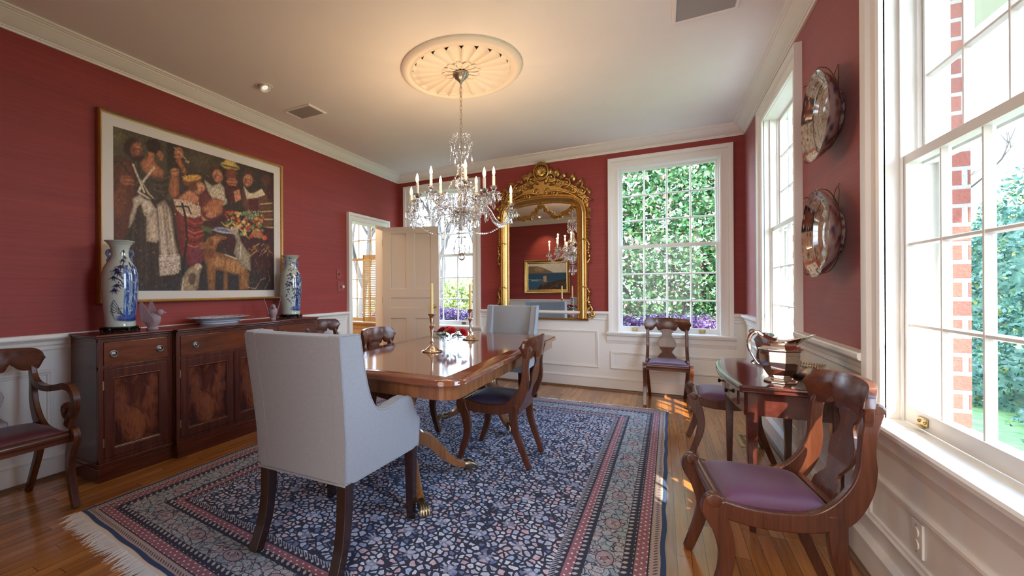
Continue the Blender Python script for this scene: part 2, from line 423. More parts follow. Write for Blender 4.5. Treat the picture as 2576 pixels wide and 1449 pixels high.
# room beyond the doorway
wall('wall_passage_back', lambda a, d, z: (a, YB+d, z), -6.4, XL-.151, 0, ZC, bh, .15, [M['ochre']])
wall('wall_passage_left', lambda a, d, z: (-6.4-d, a, z), 2.4, YB, 0, ZC, [], .15, [M['ochre']])
wall('wall_passage_front', lambda a, d, z: (a, 2.4-d, z), -6.4, XL-.15, 0, ZC, [], .15, [M['ochre']])
# hall behind the camera
wall('wall_hall_front', lambda a, d, z: (a, -3.2-d, z), -3.0, 2.2, 0, ZC, [], .15, [M['white']])
wall('wall_hall_left', lambda a, d, z: (-3.0-d, a, z), -3.2, 0, 0, ZC, [], .15, [M['white']])
wall('wall_hall_right', lambda a, d, z: (2.2+d, a, z), -3.2, 0, 0, ZC, [], .15, [M['white']])
wall('wall_hall_side', lambda a, d, z: (a, 0-d, z), XR+.15, 2.2, 0, ZC, [], .12, [M['white']])
st(MB().box((-6.55, 0, -.05), (XR+.155, YB+.155, 0)).box((-6.55, -3.35, -.05), (2.35, 0, 0)).build('floor', M['floor'], smooth=0))
st(MB().box((-6.55, 0, ZC), (XR+.155, YB+.155, ZC+.12)).box((-6.55, -3.35, ZC), (2.35, 0, ZC+.12)).build('ceiling', M['ceil'], smooth=0))
st(MB().box((-7.2, -4.2, 3.30), (2.27, YB+.42, 3.42)).build('sun_cutoff_eave', M['extcream'], smooth=0))  # unseen overhang added and sized to cut off sun at the right windows
st(MB().box((-30, -12, -.65), (30, 40, -.6)).build('lawn', M['lawn'], smooth=0))

st(MB().box((XR+.28, -8, -.6), (3.4, YB+12, -.57)).build('path', M['bounce_slab'], smooth=0))  # pale slab added outside to bounce sunlight up to the ceiling
# crown moulding round the room
cp = [(0,0),(.012,0),(.016,.012),(.022,.014),(.024,.022),(.030,.026),(.052,.046),(.072,.078),(.080,.084),(.084,.092),(.092,.094),(.098,.102),(.106,.104),(.110,.115),(0,.115)]
path = [(XL, YN, 2.773), (XR, YN, 2.773), (XR, YB, 2.773), (XL, YB, 2.773)]
st(MB().sweep(cp, path, [(0,1), (-1,0), (0,-1), (1,0)], closed=True).build('trim_1', M['white'], smooth=25))
# chair rails (top at ZR)
rp = [(0,-.105),(.008,-.105),(.012,-.098),(.012,-.075),(.020,-.070),(.024,-.050),(.036,-.036),(.048,-.030),(.052,-.022),(.052,-.006),(.046,0),(0,0)]
CW = .115
def rail(name, segs):
    mb = MB()
    for p, q, n in segs: mb.sweep(rp, [(*p, ZR), (*q, ZR)], [n])
    st(mb.build(name, M['white'], smooth=25))
rail('trim_2', [((XL, YN), (XL, DO[0]-.095), (1,0))])
rail('trim_3', [((XL, YB), (WB['a']-HW-CW, YB), (0,-1)), ((WB['a']+HW+CW, YB), (WB['b']-HW-CW, YB), (0,-1)), ((WB['b']+HW+CW, YB), (XR, YB), (0,-1))])
rail('trim_4', [((XR, YN), (XR, WR['near']-(HW+CW)*KN), (-1,0)), ((XR, WR['near']+(HW+CW)*KN), (XR, WR['far']-HW-CW), (-1,0)), ((XR, WR['far']+HW+CW), (XR, YB), (-1,0))])
rail('trim_5', [((XL, YN), (-1.05, YN), (0,1))])
bp = [(0,0),(.018,0),(.018,.128),(.024,.132),(.024,.142),(.016,.150),(.010,.158),(0,.158)]
sp = [(.018,0),(.038,0),(.036,.012),(.028,.020),(.018,.022)]
def base(name, segs):
    mb = MB(); ms = MB()
    for p, q, n in segs: mb.sweep(bp, [(*p, 0), (*q, 0)], [n]); ms.sweep(sp, [(*p, 0), (*q, 0)], [n])
    o = st(mb.build(name, M['white'], smooth=25)); q = ms.build('shoe_moulding', M['shoe'], o, smooth=25); q['label'] = 'brown stained shoe moulding'
base('baseboard_left', [((XL, YN), (XL, DO[0]-.095), (1,0)), ((XL, DO[1]+.12), (XL, YB), (1,0))])
base('baseboard_back', [((XL, YB), (XR, YB), (0,-1))])
base('baseboard_right', [((XR, YN), (XR, YB), (-1,0))])
base('baseboard_front', [((XL, YN), (-1.05, YN), (0,1))])
# wainscot panel mouldings
pm = [(0,0),(0,.006),(-.006,.014),(-.016,.016),(-.024,.010),(-.034,.008),(-.038,0)]
def panels(name, fn, rects):
    mb = MB()
    for r in rects: frame(mb, pm, r, fn)
    st(mb.build(name, M['white'], smooth=25))
fb = lambda x, h, z: (x, YB-h, z); fr = lambda y, h, z: (XR-h, y, z); fl = lambda y, h, z: (XL+h, y, z); fn_ = lambda x, h, z: (x, YN+h, z)
panels('trim_6', fb, [(-2.02, .25, -.652, .70), (-.53, .25, .60, .46), (WB['a']-.54, .25, WB['a']+.54, .46)])
panels('trim_7', fr, [(1.22, .23, 2.45, .445), (2.56, .25, 3.28, .70), (3.42, .25, 4.55, .46), (4.68, .25, 5.26, .70), (.35, .25, 1.05, .70)])
panels('trim_8', fl, [(.30, .25, 1.28, .70), (1.42, .25, 3.30, .70), (3.44, .25, 4.10, .70)])
panels('trim_9', fn_, [(-3.3, .25, -2.3, .70), (-2.15, .25, -1.2, .70)])

# doorway casing in the left wall, near-wall opening casing
cpf = [(0,0),(0,.018),(.012,.024),(.026,.020),(.070,.020),(.078,.034),(.100,.040),(.115,.040),(.115,0)]
mb = MB(); frame(mb, [(o*.82, h) for o, h in cpf], (DO[0], 0, DO[1], DO[3]), fl, True)
mb.box((XL-.155, DO[0]-.02, 0), (XL+.001, DO[0]+.001, DO[3])); mb.box((XL-.155, DO[1]-.001, 0), (XL+.001, DO[1]+.02, DO[3])); mb.box((XL-.155, DO[0], DO[3]-.001), (XL+.001, DO[1], DO[3]+.02))
st(mb.build('trim_10', M['white'], smooth=25))
mb = MB(); mb.box((-1.165, YN, 0), (-1.05, YN+.02, 2.615)); mb.box((-1.05, YN, 2.5), (XR, YN+.02, 2.615)); mb.box((-1.05, 0, 0), (-1.03, YN, 2.5))
st(mb.build('trim_11', M['white'], smooth=0))

# ---------------------------------------------------------------- windows
def window(name, loc, rz, mat, label, lifts=True, kx=1):
    r = st(root(name, None, None, loc, rz), label); r.scale = (kx, 1, 1)
    W = .465; zg0, zg1, zm = .75, 2.565, 1.672
    F = lambda x, h, z: (x, h, z)
    mb = MB(); frame(mb, cpf, (-HW, ZO0, HW, ZO1), F, True); mb.build('casing', mat, r, smooth=25)
    mb = MB()                                             # jamb liners, stops and parting beads
    for s in (-1, 1):
        mb.box((s*HW, .004, ZO0-.02), (s*(HW+.02), -.15, ZO1)); mb.box((s*HW, -.038, ZO0), (s*(HW-.014), -.046, ZO1)); mb.box((s*HW, -.086, ZO0), (s*(HW-.012), -.098, ZO1))
        mb.box((s*(HW+.05), -.138, ZO0-.02), (s*(HW-.022), -.168, ZO1+.03), 1)
    mb.box((-HW, .004, ZO1-.002), (HW, -.15, ZO1+.02)); mb.box((-HW, -.14, ZO1-.022), (HW, -.168, ZO1+.05), 1); mb.box((-HW-.06, -.12, ZO0-.05), (HW+.06, -.24, ZO0-.015), 1)
    mb.build('jamb', [mat, M['extcream']], r, smooth=0)
    sp = [(-HW-CW-.035,0)]
    mb = MB(); prof = [(-.05,0),(.062,0),(.068,-.008),(.066,-.022),(.056,-.028),(.052,-.040),(.030,-.052),(.024,-.070),(.022,-.100),(.014,-.112),(.008,-.135),(0,-.14),(0,-.028),(-.05,-.028)]
    X = HW+CW+.02
    mb.sweep(prof, [(X, 0, ZO0), (-X, 0, ZO0)], [(0,1)])
    mb.build('sill', mat, r, smooth=25)
    def sash(nm, y1, y0, z0, z1, rb, rt):
        mb = MB(); ym = (y0+y1)/2
        for s in (-1, 1): mb.box((s*HW, y0, z0), (s*(HW-.03), y1, z1))
        mb.box((-HW+.03, y0, z0), (HW-.03, y1, z0+rb)); mb.box((-HW+.03, y0, z1-rt), (HW-.03, y1, z1))
        g0, g1 = z0+rb, z1-rt; w = .92/4
        for k in (1, 2, 3):
            x = -.46+w*k; mb.prism([(-.010, ym-.002), (-.0045, y1-.006), (.0045, y1-.006), (.010, ym-.002), (.008, y0+.008), (-.008, y0+.008)], lambda a, b, t, x=x: (x+a, b, t), g0, g1)
        for k in (1, 2):
            z = g0+(g1-g0)*k/3; mb.prism([(-.010, ym-.002), (-.0045, y1-.007), (.0045, y1-.007), (.010, ym-.002), (.008, y0+.009), (-.008, y0+.009)], lambda a, b, t, z=z: (t, b, z+a), -HW+.03, HW-.03)
        o = mb.build(nm, mat, r, smooth=0, bevel=0)
        MB().add([(-HW+.02, ym, z0+.02), (HW-.02, ym, z0+.02), (HW-.02, ym, z1-.02), (-HW+.02, ym, z1-.02)], [(0,1,2,3)]).build('glass', M['pane'], o, smooth=0)
        return o
    lo = sash('lower_sash', -.047, -.084, ZO0+.002, zm+.022, .060, .034); sash('upper_sash', -.099, -.136, zm-.014, ZO1, .034, .026)
    if lifts:
        for s in (-1, 1):
            b = MB(); b.box((s*.33-.032, -.0465, ZO0+.018), (s*.33+.032, -.041, ZO0+.046)); b.box((s*.33-.026, -.042, ZO0+.012), (s*.33+.026, -.028, ZO0+.018))
            for q in (-1, 1): b.sph((s*.33+q*.02, -.041, ZO0+.032), .006, 8)
            b.build('sash_lift', M['brass'], lo, smooth=30, bevel=.002)['label'] = 'aged brass sash lift'
    return r
window('window_1', (WB['b'], YB, 0), PI, M['white'], 'tall sash window of the far wall with dense green foliage behind')
window('window_2', (WB['a'], YB, 0), PI, M['white'], 'far wall sash window partly hidden by the open door and chandelier')
window('window_3', (XR, WR['far'], 0), PI/2, M['white'], 'sash window of the right wall beyond the wall plates')
window('window_4', (XR, WR['near'], 0), PI/2, M['white'], 'big close sash window at the right with brick and ivy outside', kx=KN)
w5 = window('window_5', (WB['c'], YB, 0), PI, M['tan'], 'sash window with half shutters seen through the doorway', False)
# louvred half shutter, folded into the passage
sh = root('window_shutter', 'tan louvred half shutter folded open at the window past the doorway', 'shutter', (-3.825, YB-.035, 0), math.radians(196))
mb = MB(); mb.box((0, -.012, .70), (.03, .012, 1.73)); mb.box((.21, -.012, .70), (.24, .012, 1.73)); mb.box((.115, -.012, .70), (.13, .012, 1.73)); mb.box((0, -.012, .70), (.24, .012, .78)); mb.box((0, -.012, 1.66), (.24, .012, 1.73))
mb.build('shutter_frame', M['shut'], sh, smooth=0, bevel=.002)
mb = MB()
for k in range(31):
    z = .795+k*.0278
    for a, b in ((.03, .115), (.13, .21)): mb.obox(((a+b)/2, 0, z), (b-a, .026, .004), Matrix.Rotation(math.radians(40), 3, 'X'))
mb.build('louvre', M['shut'], sh, smooth=0)
for z in (.85, 1.58): MB().box((-.008, -.016, z-.03), (.006, .002, z+.03)).build('hinge', M['brass'], sh, smooth=0)
# chair rail band in the passage
st(MB().box((-6.4, YB-.02, .50), (XL-.16, YB, .56)).build('trim_12', M['tan'], smooth=0))

# ---------------------------------------------------------------- open six panel door
d = st(root('door_1', None, None, (-3.455, 4.965, 0), math.atan2(.25, .74)), 'beige panelled door standing open in front of the far window')
mb = MB(); W, T = .80, .04
xs = [0, .105, .345, .455, .695, W]; zs = [.012, .22, .80, .93, 1.085, 1.20, 1.98, 2.065]
cells = [(xs[1], zs[1], xs[2], zs[2]), (xs[3], zs[1], xs[4], zs[2]), (xs[1], zs[3], xs[4], zs[4]), (xs[1], zs[5], xs[2], zs[6]), (xs[3], zs[5], xs[4], zs[6])]
for i in range(5):
    for j in range(7):
        cx, cz = (xs[i]+xs[i+1])/2, (zs[j]+zs[j+1])/2
        inn = any(c[0] < cx < c[2] and c[1] < cz < c[3] for c in cells)
        mb.box((xs[i], .012 if inn else 0, zs[j]), (xs[i+1], T-.012 if inn else T, zs[j+1]))
for c in cells:
    frame(mb, [(0,0),(0,.012),(-.006,.011),(-.014,.004),(-.016,0)], c, lambda x, h, z: (x, .012-h, z))
mb.build('door_leaf', M['doorp'], d, smooth=0)
k = MB(); k.lathe([(.0,0),(.028,.0),(.028,.006),(.010,.010),(.010,.035),(.026,.045),(.028,.060),(.018,.072),(0,.074)], 16, (W-.06, 0, .96), Matrix.Rotation(PI/2, 3, 'X'), cap=False); k.build('door_knob', M['brass'], d)
for z in (.25, 1.05, 1.85): MB().tube([(-.004, .02, z-.045), (-.004, .02, z+.045)], .007, 10).build('hinge', M['brass'], d)

# ---------------------------------------------------------------- switches, outlets, register, ceiling fittings
def plate(name, label, cat, c, ax, w=.075, h=.12, mat='plate', kind='switch'):
    r = root(name, label, cat, c, {'x': PI/2, '-x': -PI/2, '-y': 0}[ax]*1.0)
    # local: plate in xz, facing -y
    MB().box((-w/2, -.007, -h/2), (w/2, 0, h/2)).build('cover_plate', M[mat], r, smooth=0, bevel=.003)
    if kind == 'switch': MB().box((-.005, -.02, -.012), (.005, -.006, .012)).build('toggle', M[mat], r, smooth=0, bevel=.001)
    elif kind == 'duplex':
        for s in (-1, 1): MB().lathe([(0,0),(.017,0),(.016,.004),(0,.004)], 16, (0, -.006, s*.021), Matrix.Rotation(PI/2, 3, 'X'), cap=False).build('socket', M['ivory'], r)
    for s in (-1, 1): MB().sph((0, -.007, s*h*.38), .003, 6).build('screw', M['pewter'], r)
    return r
plate('light_switch', 'upper red painted switch plate on red wall beside the doorway', 'switch', (XL, 4.055, 1.385), 'x')
pl = plate('dimmer_switch', 'lower red switch plate with round ivory dimmer knob beside the doorway', 'switch', (XL, 4.09, 1.232), 'x', .115, .12)
MB().lathe([(0,0),(.02,0),(.018,.016),(0,.018)], 16, (.032, -.007, 0), Matrix.Rotation(PI/2, 3, 'X'), cap=False).build('dimmer_knob', M['ivory'], pl)['label'] = 'round ivory dimmer knob'
plate('wall_outlet', 'white duplex outlet in the right wainscot below the big window', 'outlet', (XR, 2.05, .345), '-x', .072, .117, 'white', 'duplex')
plate('wall_outlet', 'white outlet on the far wainscot beside the far upholstered chair', 'outlet', (-2.06, YB, .66), '-y', .072, .117, 'white', 'duplex')
def grille(name, label, c, sx, sy):
    r = root(name, label, 'speaker grille', c)
    mb = MB(); frame(mb, [(0,0),(0,-.010),(.012,-.012),(.022,-.006),(.022,0)], (-sx/2, -sy/2, sx/2, sy/2), lambda x, h, z: (x, z, h)); mb.build('frame', M['ceil'], r, smooth=0)
    MB().box((-sx/2, -sy/2, -.006), (sx/2, sy/2, 0)).build('grille_cloth', M['vent'], r, smooth=0)
grille('ceiling_speaker', 'square grey ceiling grille above the big painting', (-2.97, 3.005, ZC), .28, .19)
grille('ceiling_speaker', 'grey ceiling grille at the top edge near the right wall', (.245, 2.99, ZC), .31, .25)
def downlight(label, c, glow, rz):
    r = root('recessed_light', label, 'ceiling light', c, rz)
    mb = MB(); mb.lathe([(.052,0),(.060,-.004),(.066,-.004),(.068,0)], 28); mb.build('trim_ring', M['ceil'], r)
    mb = MB(); mb.lathe([(.046,0),(.052,-.003),(.054,0)], 28); R = Matrix.Rotation(math.radians(28), 3, 'Y')
    mb.lathe([(.0,.0),(.045,0),(.046,-.03),(.036,-.032),(.030,-.012),(0,-.010)], 24, (0,0,.004), R, cap=False); mb.build('gimbal', M['white'], r)
    MB().lathe([(0,-.016),(.026,-.016),(.026,-.013),(0,-.013)], 20, (0,0,.004), R, cap=False).build('lamp_face', M['lampglow'] if glow else M['silver'], r)
downlight('small round recessed light on the ceiling before the painting', (-2.895, 2.47, ZC), True, PI)
downlight('recessed ceiling spot aimed at the seascape picture', (-2.5, .75, ZC), True, PI*1.5)
fr_ = root('floor_register', 'dark cast floor register in the boards beside the console table', 'vent', (.60, 4.08, 0))
mb = MB(); frame(mb, [(0,0),(0,.005),(.018,.004),(.020,0)], (-.055, -.14, .055, .14), lambda x, h, z: (x, z, h)); mb.build('frame', M['brass'], fr_, smooth=0)
mb = MB(); mb.box((-.055, -.14, .0005), (.055, .14, .001), 1)
for i in range(9): mb.box((-.055, -.14+.0305*i+.004, .001), (.055, -.14+.0305*i+.014, .004))
for i in range(4): mb.box((-.055+.032*i+.002, -.14, .001), (-.055+.032*i+.009, .14, .0045))
mb.build('grate', [M['brass'], M['black']], fr_, smooth=0)

# medallion
md = root('ceiling_medallion', 'round white plaster medallion with radiating flutes above the chandelier', 'ceiling medallion', (-1.352, 3.012, ZC))
mb = MB(); mb.lathe([(.462,0),(.462,-.014),(.450,-.026),(.432,-.034),(.415,-.034),(.405,-.028),(.400,-.020),(.388,-.022),(.378,-.026),(.368,-.020),(.366,-.008),(.366,0)], 96, cap=False); mb.build('rim', M['med'], md)
v = []; f = []; NT, NR, FL = 22*10, 22, 22
for j in range(NR+1):
    t = j/NR; r = .05+.318*t
    for i in range(NT):
        a = 2*PI*i/NT; ph = (i/NT*FL) % 1; s = abs(math.sin(PI*ph)); sh = 1-(1-s)**2
        edge = 1 if t < .88 else max(0, 1-((t-.88)/.12/(max(s, .05)**.8))**2)
        z = -.008-.006*t-.030*(t**.7)*(1-sh)
        if edge > 0: z = z*edge+(-.006)*(1-edge)
        v.append((r*math.cos(a), r*math.sin(a), z))
for j in range(NR):
    for i in range(NT): f.append((j*NT+i, j*NT+(i+1) % NT, (j+1)*NT+(i+1) % NT, (j+1)*NT+i))
MB().add(v, f).build('flutes', M['med'], md, smooth=60)
mb = MB()
for i in range(12):
    a = 2*PI*(i+.5)/12; R = Matrix.Rotation(a, 3, 'Z')
    mb.tube([R @ Vector(p) for p in spline([(.045,-.012,-.016),(.08,-.024,-.022),(.125,-.024,-.020),(.148,0,-.018),(.125,.024,-.020),(.08,.024,-.022),(.045,.012,-.016)], 4)], .006, 6)
    mb.lathe([(0,-.004),(.055,0),(.06,.006),(0,.006)], 10, R @ Vector((.098,0,-.016)), R, sy=.35, cap=False)
mb.build('petals', M['med'], md)
# ---------------------------------------------------------------- rug
def rugmat():
    g = N('oriental rug pile'); uv = g.n('UVMap', uv_map='UVMap').outputs[0]
    RW, RH = 2.80, 3.66
    u, v = g.sep(uv)[:2]
    wob = g.m('MULTIPLY', g.m('SUBTRACT', g.noise(uv, 9, 2), .5), .012)
    du = g.m('MINIMUM', u, g.m('SUBTRACT', RW, u)); dv = g.m('MINIMUM', v, g.m('SUBTRACT', RH, v))
    d0 = g.m('MINIMUM', du, dv); d = g.m('ADD', d0, g.m('MULTIPLY', wob, .35))
    side = g.m('LESS_THAN', du, dv)                              # 1 on the long sides
    t = g.m('ADD', g.m('MULTIPLY', side, v), g.m('MULTIPLY', g.m('SUBTRACT', 1, side), u))
    sn = lambda x, p: g.m('SINE', g.m('MULTIPLY', x, 2*PI/p))
    between = lambda x, a, b: g.m('MULTIPLY', g.m('GREATER_THAN', x, a), g.m('LESS_THAN', x, b))
    def vor(scale, feat, vec, rnd=.9):
        x = g.n('TexVoronoi', feature=feat); g.set(x.inputs['Vector'], vec); x.inputs['Scale'].default_value = scale; x.inputs['Randomness'].default_value = rnd; return x
    NAVY = (.006, .008, .030); BLUE = (.010, .040, .13)
    # field: cream / rose / sky cells netted in navy
    q = g.comb(u, v)
    dist = g.n('VectorMath', operation='ADD'); g.set(dist.inputs[0], q); nz = g.n('TexNoise'); g.set(nz.inputs[0], q); nz.inputs['Scale'].default_value = 22
    sc = g.n('VectorMath', operation='SCALE'); g.set(sc.inputs[0], nz.outputs[1]); sc.inputs['Scale'].default_value = .022; g.set(dist.inputs[1], sc.outputs[0]); qq = dist.outputs[0]
    e = vor(31, 'DISTANCE_TO_EDGE', qq); c = vor(31, 'F1', qq)
    rnd = g.sep(c.outputs['Color'])[0]
    cell = g.ramp(rnd, [(0, (.42, .46, .62)), (.18, (.56, .40, .46)), (.30, (.64, .66, .76)), (.48, (.34, .46, .66)), (.60, (.62, .46, .50)), (.70, (.50, .54, .68)), (.86, (.10, .15, .32))], 'CONSTANT')
    petal = g.m('MULTIPLY', g.m('GREATER_THAN', c.outputs['Distance'], .20), g.m('LESS_THAN', c.outputs['Distance'], .27))
    cell = g.mix(g.m('MULTIPLY', petal, .45), cell, (.30, .20, .26))
    cell = g.mix(g.m('LESS_THAN', c.outputs['Distance'], .10), cell, (.30, .10, .13))
    line = g.m('LESS_THAN', e.outputs['Distance'], g.m('ADD', .10, g.m('MULTIPLY', g.noise(q, 60, 1), .10)))
    field = g.mix(line, cell, NAVY)
    # scattered star blossoms in a lattice
    fu = g.m('SUBTRACT', g.m('FRACT', g.m('ADD', g.m('DIVIDE', u, .21), g.m('MULTIPLY', g.m('FLOOR', g.m('DIVIDE', v, .15)), .5))), .5); fv = g.m('SUBTRACT', g.m('FRACT', g.m('DIVIDE', v, .15)), .5)
    fu = g.m('MULTIPLY', fu, .21); fv = g.m('MULTIPLY', fv, .15)
    rr = g.m('SQRT', g.m('ADD', g.m('MULTIPLY', fu, fu), g.m('MULTIPLY', fv, fv))); an = g.m('ARCTAN2', fv, fu)
    star = g.m('LESS_THAN', rr, g.m('ADD', .016, g.m('MULTIPLY', g.m('ABSOLUTE', g.m('COSINE', g.m('MULTIPLY', an, 3))), .020)))
    field = g.mix(g.m('MULTIPLY', star, g.m('ADD', .35, g.m('MULTIPLY', g.noise(q, 40, 1), .4))), field, (.40, .42, .58))
    # main border
    q3 = g.n('VectorMath', {0: qq, 1: sc.outputs[0]}, operation='ADD').outputs[0]; e2 = vor(27, 'DISTANCE_TO_EDGE', q3); c2 = vor(27, 'F1', q3)
    r2 = g.sep(c2.outputs['Color'])[1]
    main = g.ramp(r2, [(0, (.34, .42, .45)), (.45, (.42, .42, .44)), (.75, (.40, .34, .36)), (.85, (.24, .35, .42))], 'CONSTANT')
    main = g.mix(g.m('LESS_THAN', e2.outputs['Distance'], .060), main, (.035, .03, .06))
    ring = g.m('ABSOLUTE', g.m('SUBTRACT', g.m('FRACT', g.m('MULTIPLY', c2.outputs['Distance'], 3.4)), .5)); main = g.mix(g.m('MULTIPLY', g.m('LESS_THAN', ring, .10), .7), main, (.12, .10, .15))
    tm = g.m('MULTIPLY', g.m('SUBTRACT', g.m('FRACT', g.m('DIVIDE', t, .31)), .5), .31); dm = g.m('SUBTRACT', d0, .236)
    med = g.m('SQRT', g.m('ADD', g.m('MULTIPLY', tm, tm), g.m('MULTIPLY', g.m('MULTIPLY', dm, dm), 2.2)))
    main = g.mix(between(med, .034, .050), main, (.36, .25, .27)); main = g.mix(between(med, .052, .058), main, (.04, .03, .07)); main = g.mix(g.m('LESS_THAN', med, .016), main, (.30, .13, .16))
    # stripes
    def ticks(bg_, fg, p, k, thr=.35, sk=.5):
        x = sn(g.m('ADD', t, g.m('MULTIPLY', d0, sk)), p); y = sn(d0, k)
        return g.mix(g.m('GREATER_THAN', g.m('ADD', g.m('MULTIPLY', x, .7), g.m('MULTIPLY', y, .45)), thr), bg_, fg)
    beige = ticks((.42, .33, .29), (.07, .05, .08), .021, .03, .45, .9)
    red = g.mix(g.m('GREATER_THAN', g.m('MULTIPLY', sn(t, .040), sn(d0, .040)), .72), g.mix(g.noise(q, 30, 2), (.17, .045, .07), (.38, .16, .19)), (.75, .70, .72))
    black = ticks(NAVY, (.45, .42, .44), .036, .036, .5, .4)
    zig = ticks((.36, .36, .42), NAVY, .018, .05, .1, 1.2)
    col = field
    for a, b, k in [(-1, .020, BLUE), (.020, .062, beige), (.062, .068, NAVY), (.068, .118, red), (.118, .123, NAVY), (.123, .166, black), (.166, .306, main), (.306, .345, black), (.345, .385, red), (.385, .408, black), (.408, .432, zig)]:
        col = g.mix(between(d, a, b), col, k)
    pile = g.noise(g.scale(q, (1, 1, 1)), 260, 2, .6); fade = g.noise(q, 1.3, 3)
    col = g.mix(g.m('MULTIPLY', pile, .07), col, (.42, .44, .56)); col = g.mix(g.m('MULTIPLY', fade, .05), col, (.30, .36, .44))
    return g.pbr(col, .9, 0, g.bump(g.m('ADD', pile, g.m('MULTIPLY', line, -.5)), .35, .003))
M['rug'] = rugmat()
M['fringe'] = paint('cream rug fringe', (.74, .68, .60), .9, .15)
RC = [Vector((-2.775, 1.140)), Vector((-.010, .868)), Vector((.055, 4.680)), Vector((-2.755, 4.575))]   # near-left, near-right, far-right, far-left
rug = root('rug', 'large navy and rose oriental rug with pale fringes under the dining table', 'rug', (0, 0, 0))
def rp2(a, b): return RC[0]*(1-a)*(1-b)+RC[1]*a*(1-b)+RC[2]*a*b+RC[3]*(1-a)*b
mb = MB(); NU, NV = 56, 72
for j in range(NV+1):
    for i in range(NU+1):
        p = rp2(i/NU, j/NV); mb.v.append((p.x+.004*math.sin(j*.9)*(i in (0, NU)), p.y+.003*math.sin(i*1.1)*(j in (0, NV)), .009+.0008*math.sin(i*.7)*math.sin(j*.5)))
for j in range(NV):
    for i in range(NU): a = j*(NU+1)+i; mb.f.append((a, a+1, a+NU+2, a+NU+1)); mb.m.append(0)
ed = [i for i in range(NU+1)]+[j*(NU+1)+NU for j in range(1, NV+1)]+[NV*(NU+1)+i for i in range(NU-1, -1, -1)]+[j*(NU+1) for j in range(NV-1, 0, -1)]
nb = len(mb.v)
for e in ed: p = mb.v[e]; mb.v.append((p[0], p[1], .0005))
for k in range(len(ed)): kk = (k+1) % len(ed); mb.f.append((ed[k], nb+k, nb+kk, ed[kk])); mb.m.append(0)
pile = mb.build('rug_pile', M['rug'], rug, smooth=40)
uvl = pile.data.uv_layers.new(name='UVMap'); nn = (NU+1)*(NV+1)
for lp in pile.data.loops:
    vi = lp.vertex_index
    if vi >= nn: vi = ed[vi-nn]
    uvl.data[lp.index].uv = ((vi % (NU+1))/NU*2.80, (vi//(NU+1))/NV*3.66)
def fringe(a, b, out, n, L, nm, lab):
    mb = MB(); rn = random.Random(3); a = Vector((*a, .004)); b = Vector((*b, .004)); out = Vector((*out, 0)); T = (b-a).normalized()
    mb.box((0,0,0), (0,0,0)) if False else None
    # woven end band
    mb.add([a-out*.004, b-out*.004, b+out*.022, a+out*.022, a-out*.004+Vector((0,0,.004)), b-out*.004+Vector((0,0,.004)), b+out*.022+Vector((0,0,.001)), a+out*.022+Vector((0,0,.001))], [(0,3,2,1), (4,5,6,7), (0,1,5,4), (1,2,6,5), (2,3,7,6), (3,0,4,7)])
    for i in range(n):
        t = (i+rn.random()*.6)/n; p = a.lerp(b, t)+out*.018; l = L*(.65+.5*rn.random()); sk = (rn.random()-.5)*.045+.012*math.sin(t*60)
        m1 = p+out*l*.5+T*sk*.3+Vector((0,0,.0015*rn.random())); e = p+out*l+T*sk; w = .004+.0015*rn.random()
        mb.tube([p, m1, Vector((e.x, e.y, .0015))], [w, w*.9, .0008], 4, flat=.5)
    o = mb.build(nm, M['fringe'], rug, smooth=60); o['label'] = lab; o['kind'] = 'stuff'
def perp(a, b): d = (b-a).normalized(); return Vector((d.y, -d.x))
fringe(RC[0], RC[1], perp(RC[0], RC[1]), 330, .085, 'fringe', 'cream fringe along the near end')
fringe(RC[2], RC[3], perp(RC[2], RC[3]), 260, .055, 'fringe', 'cream fringe along the far end')

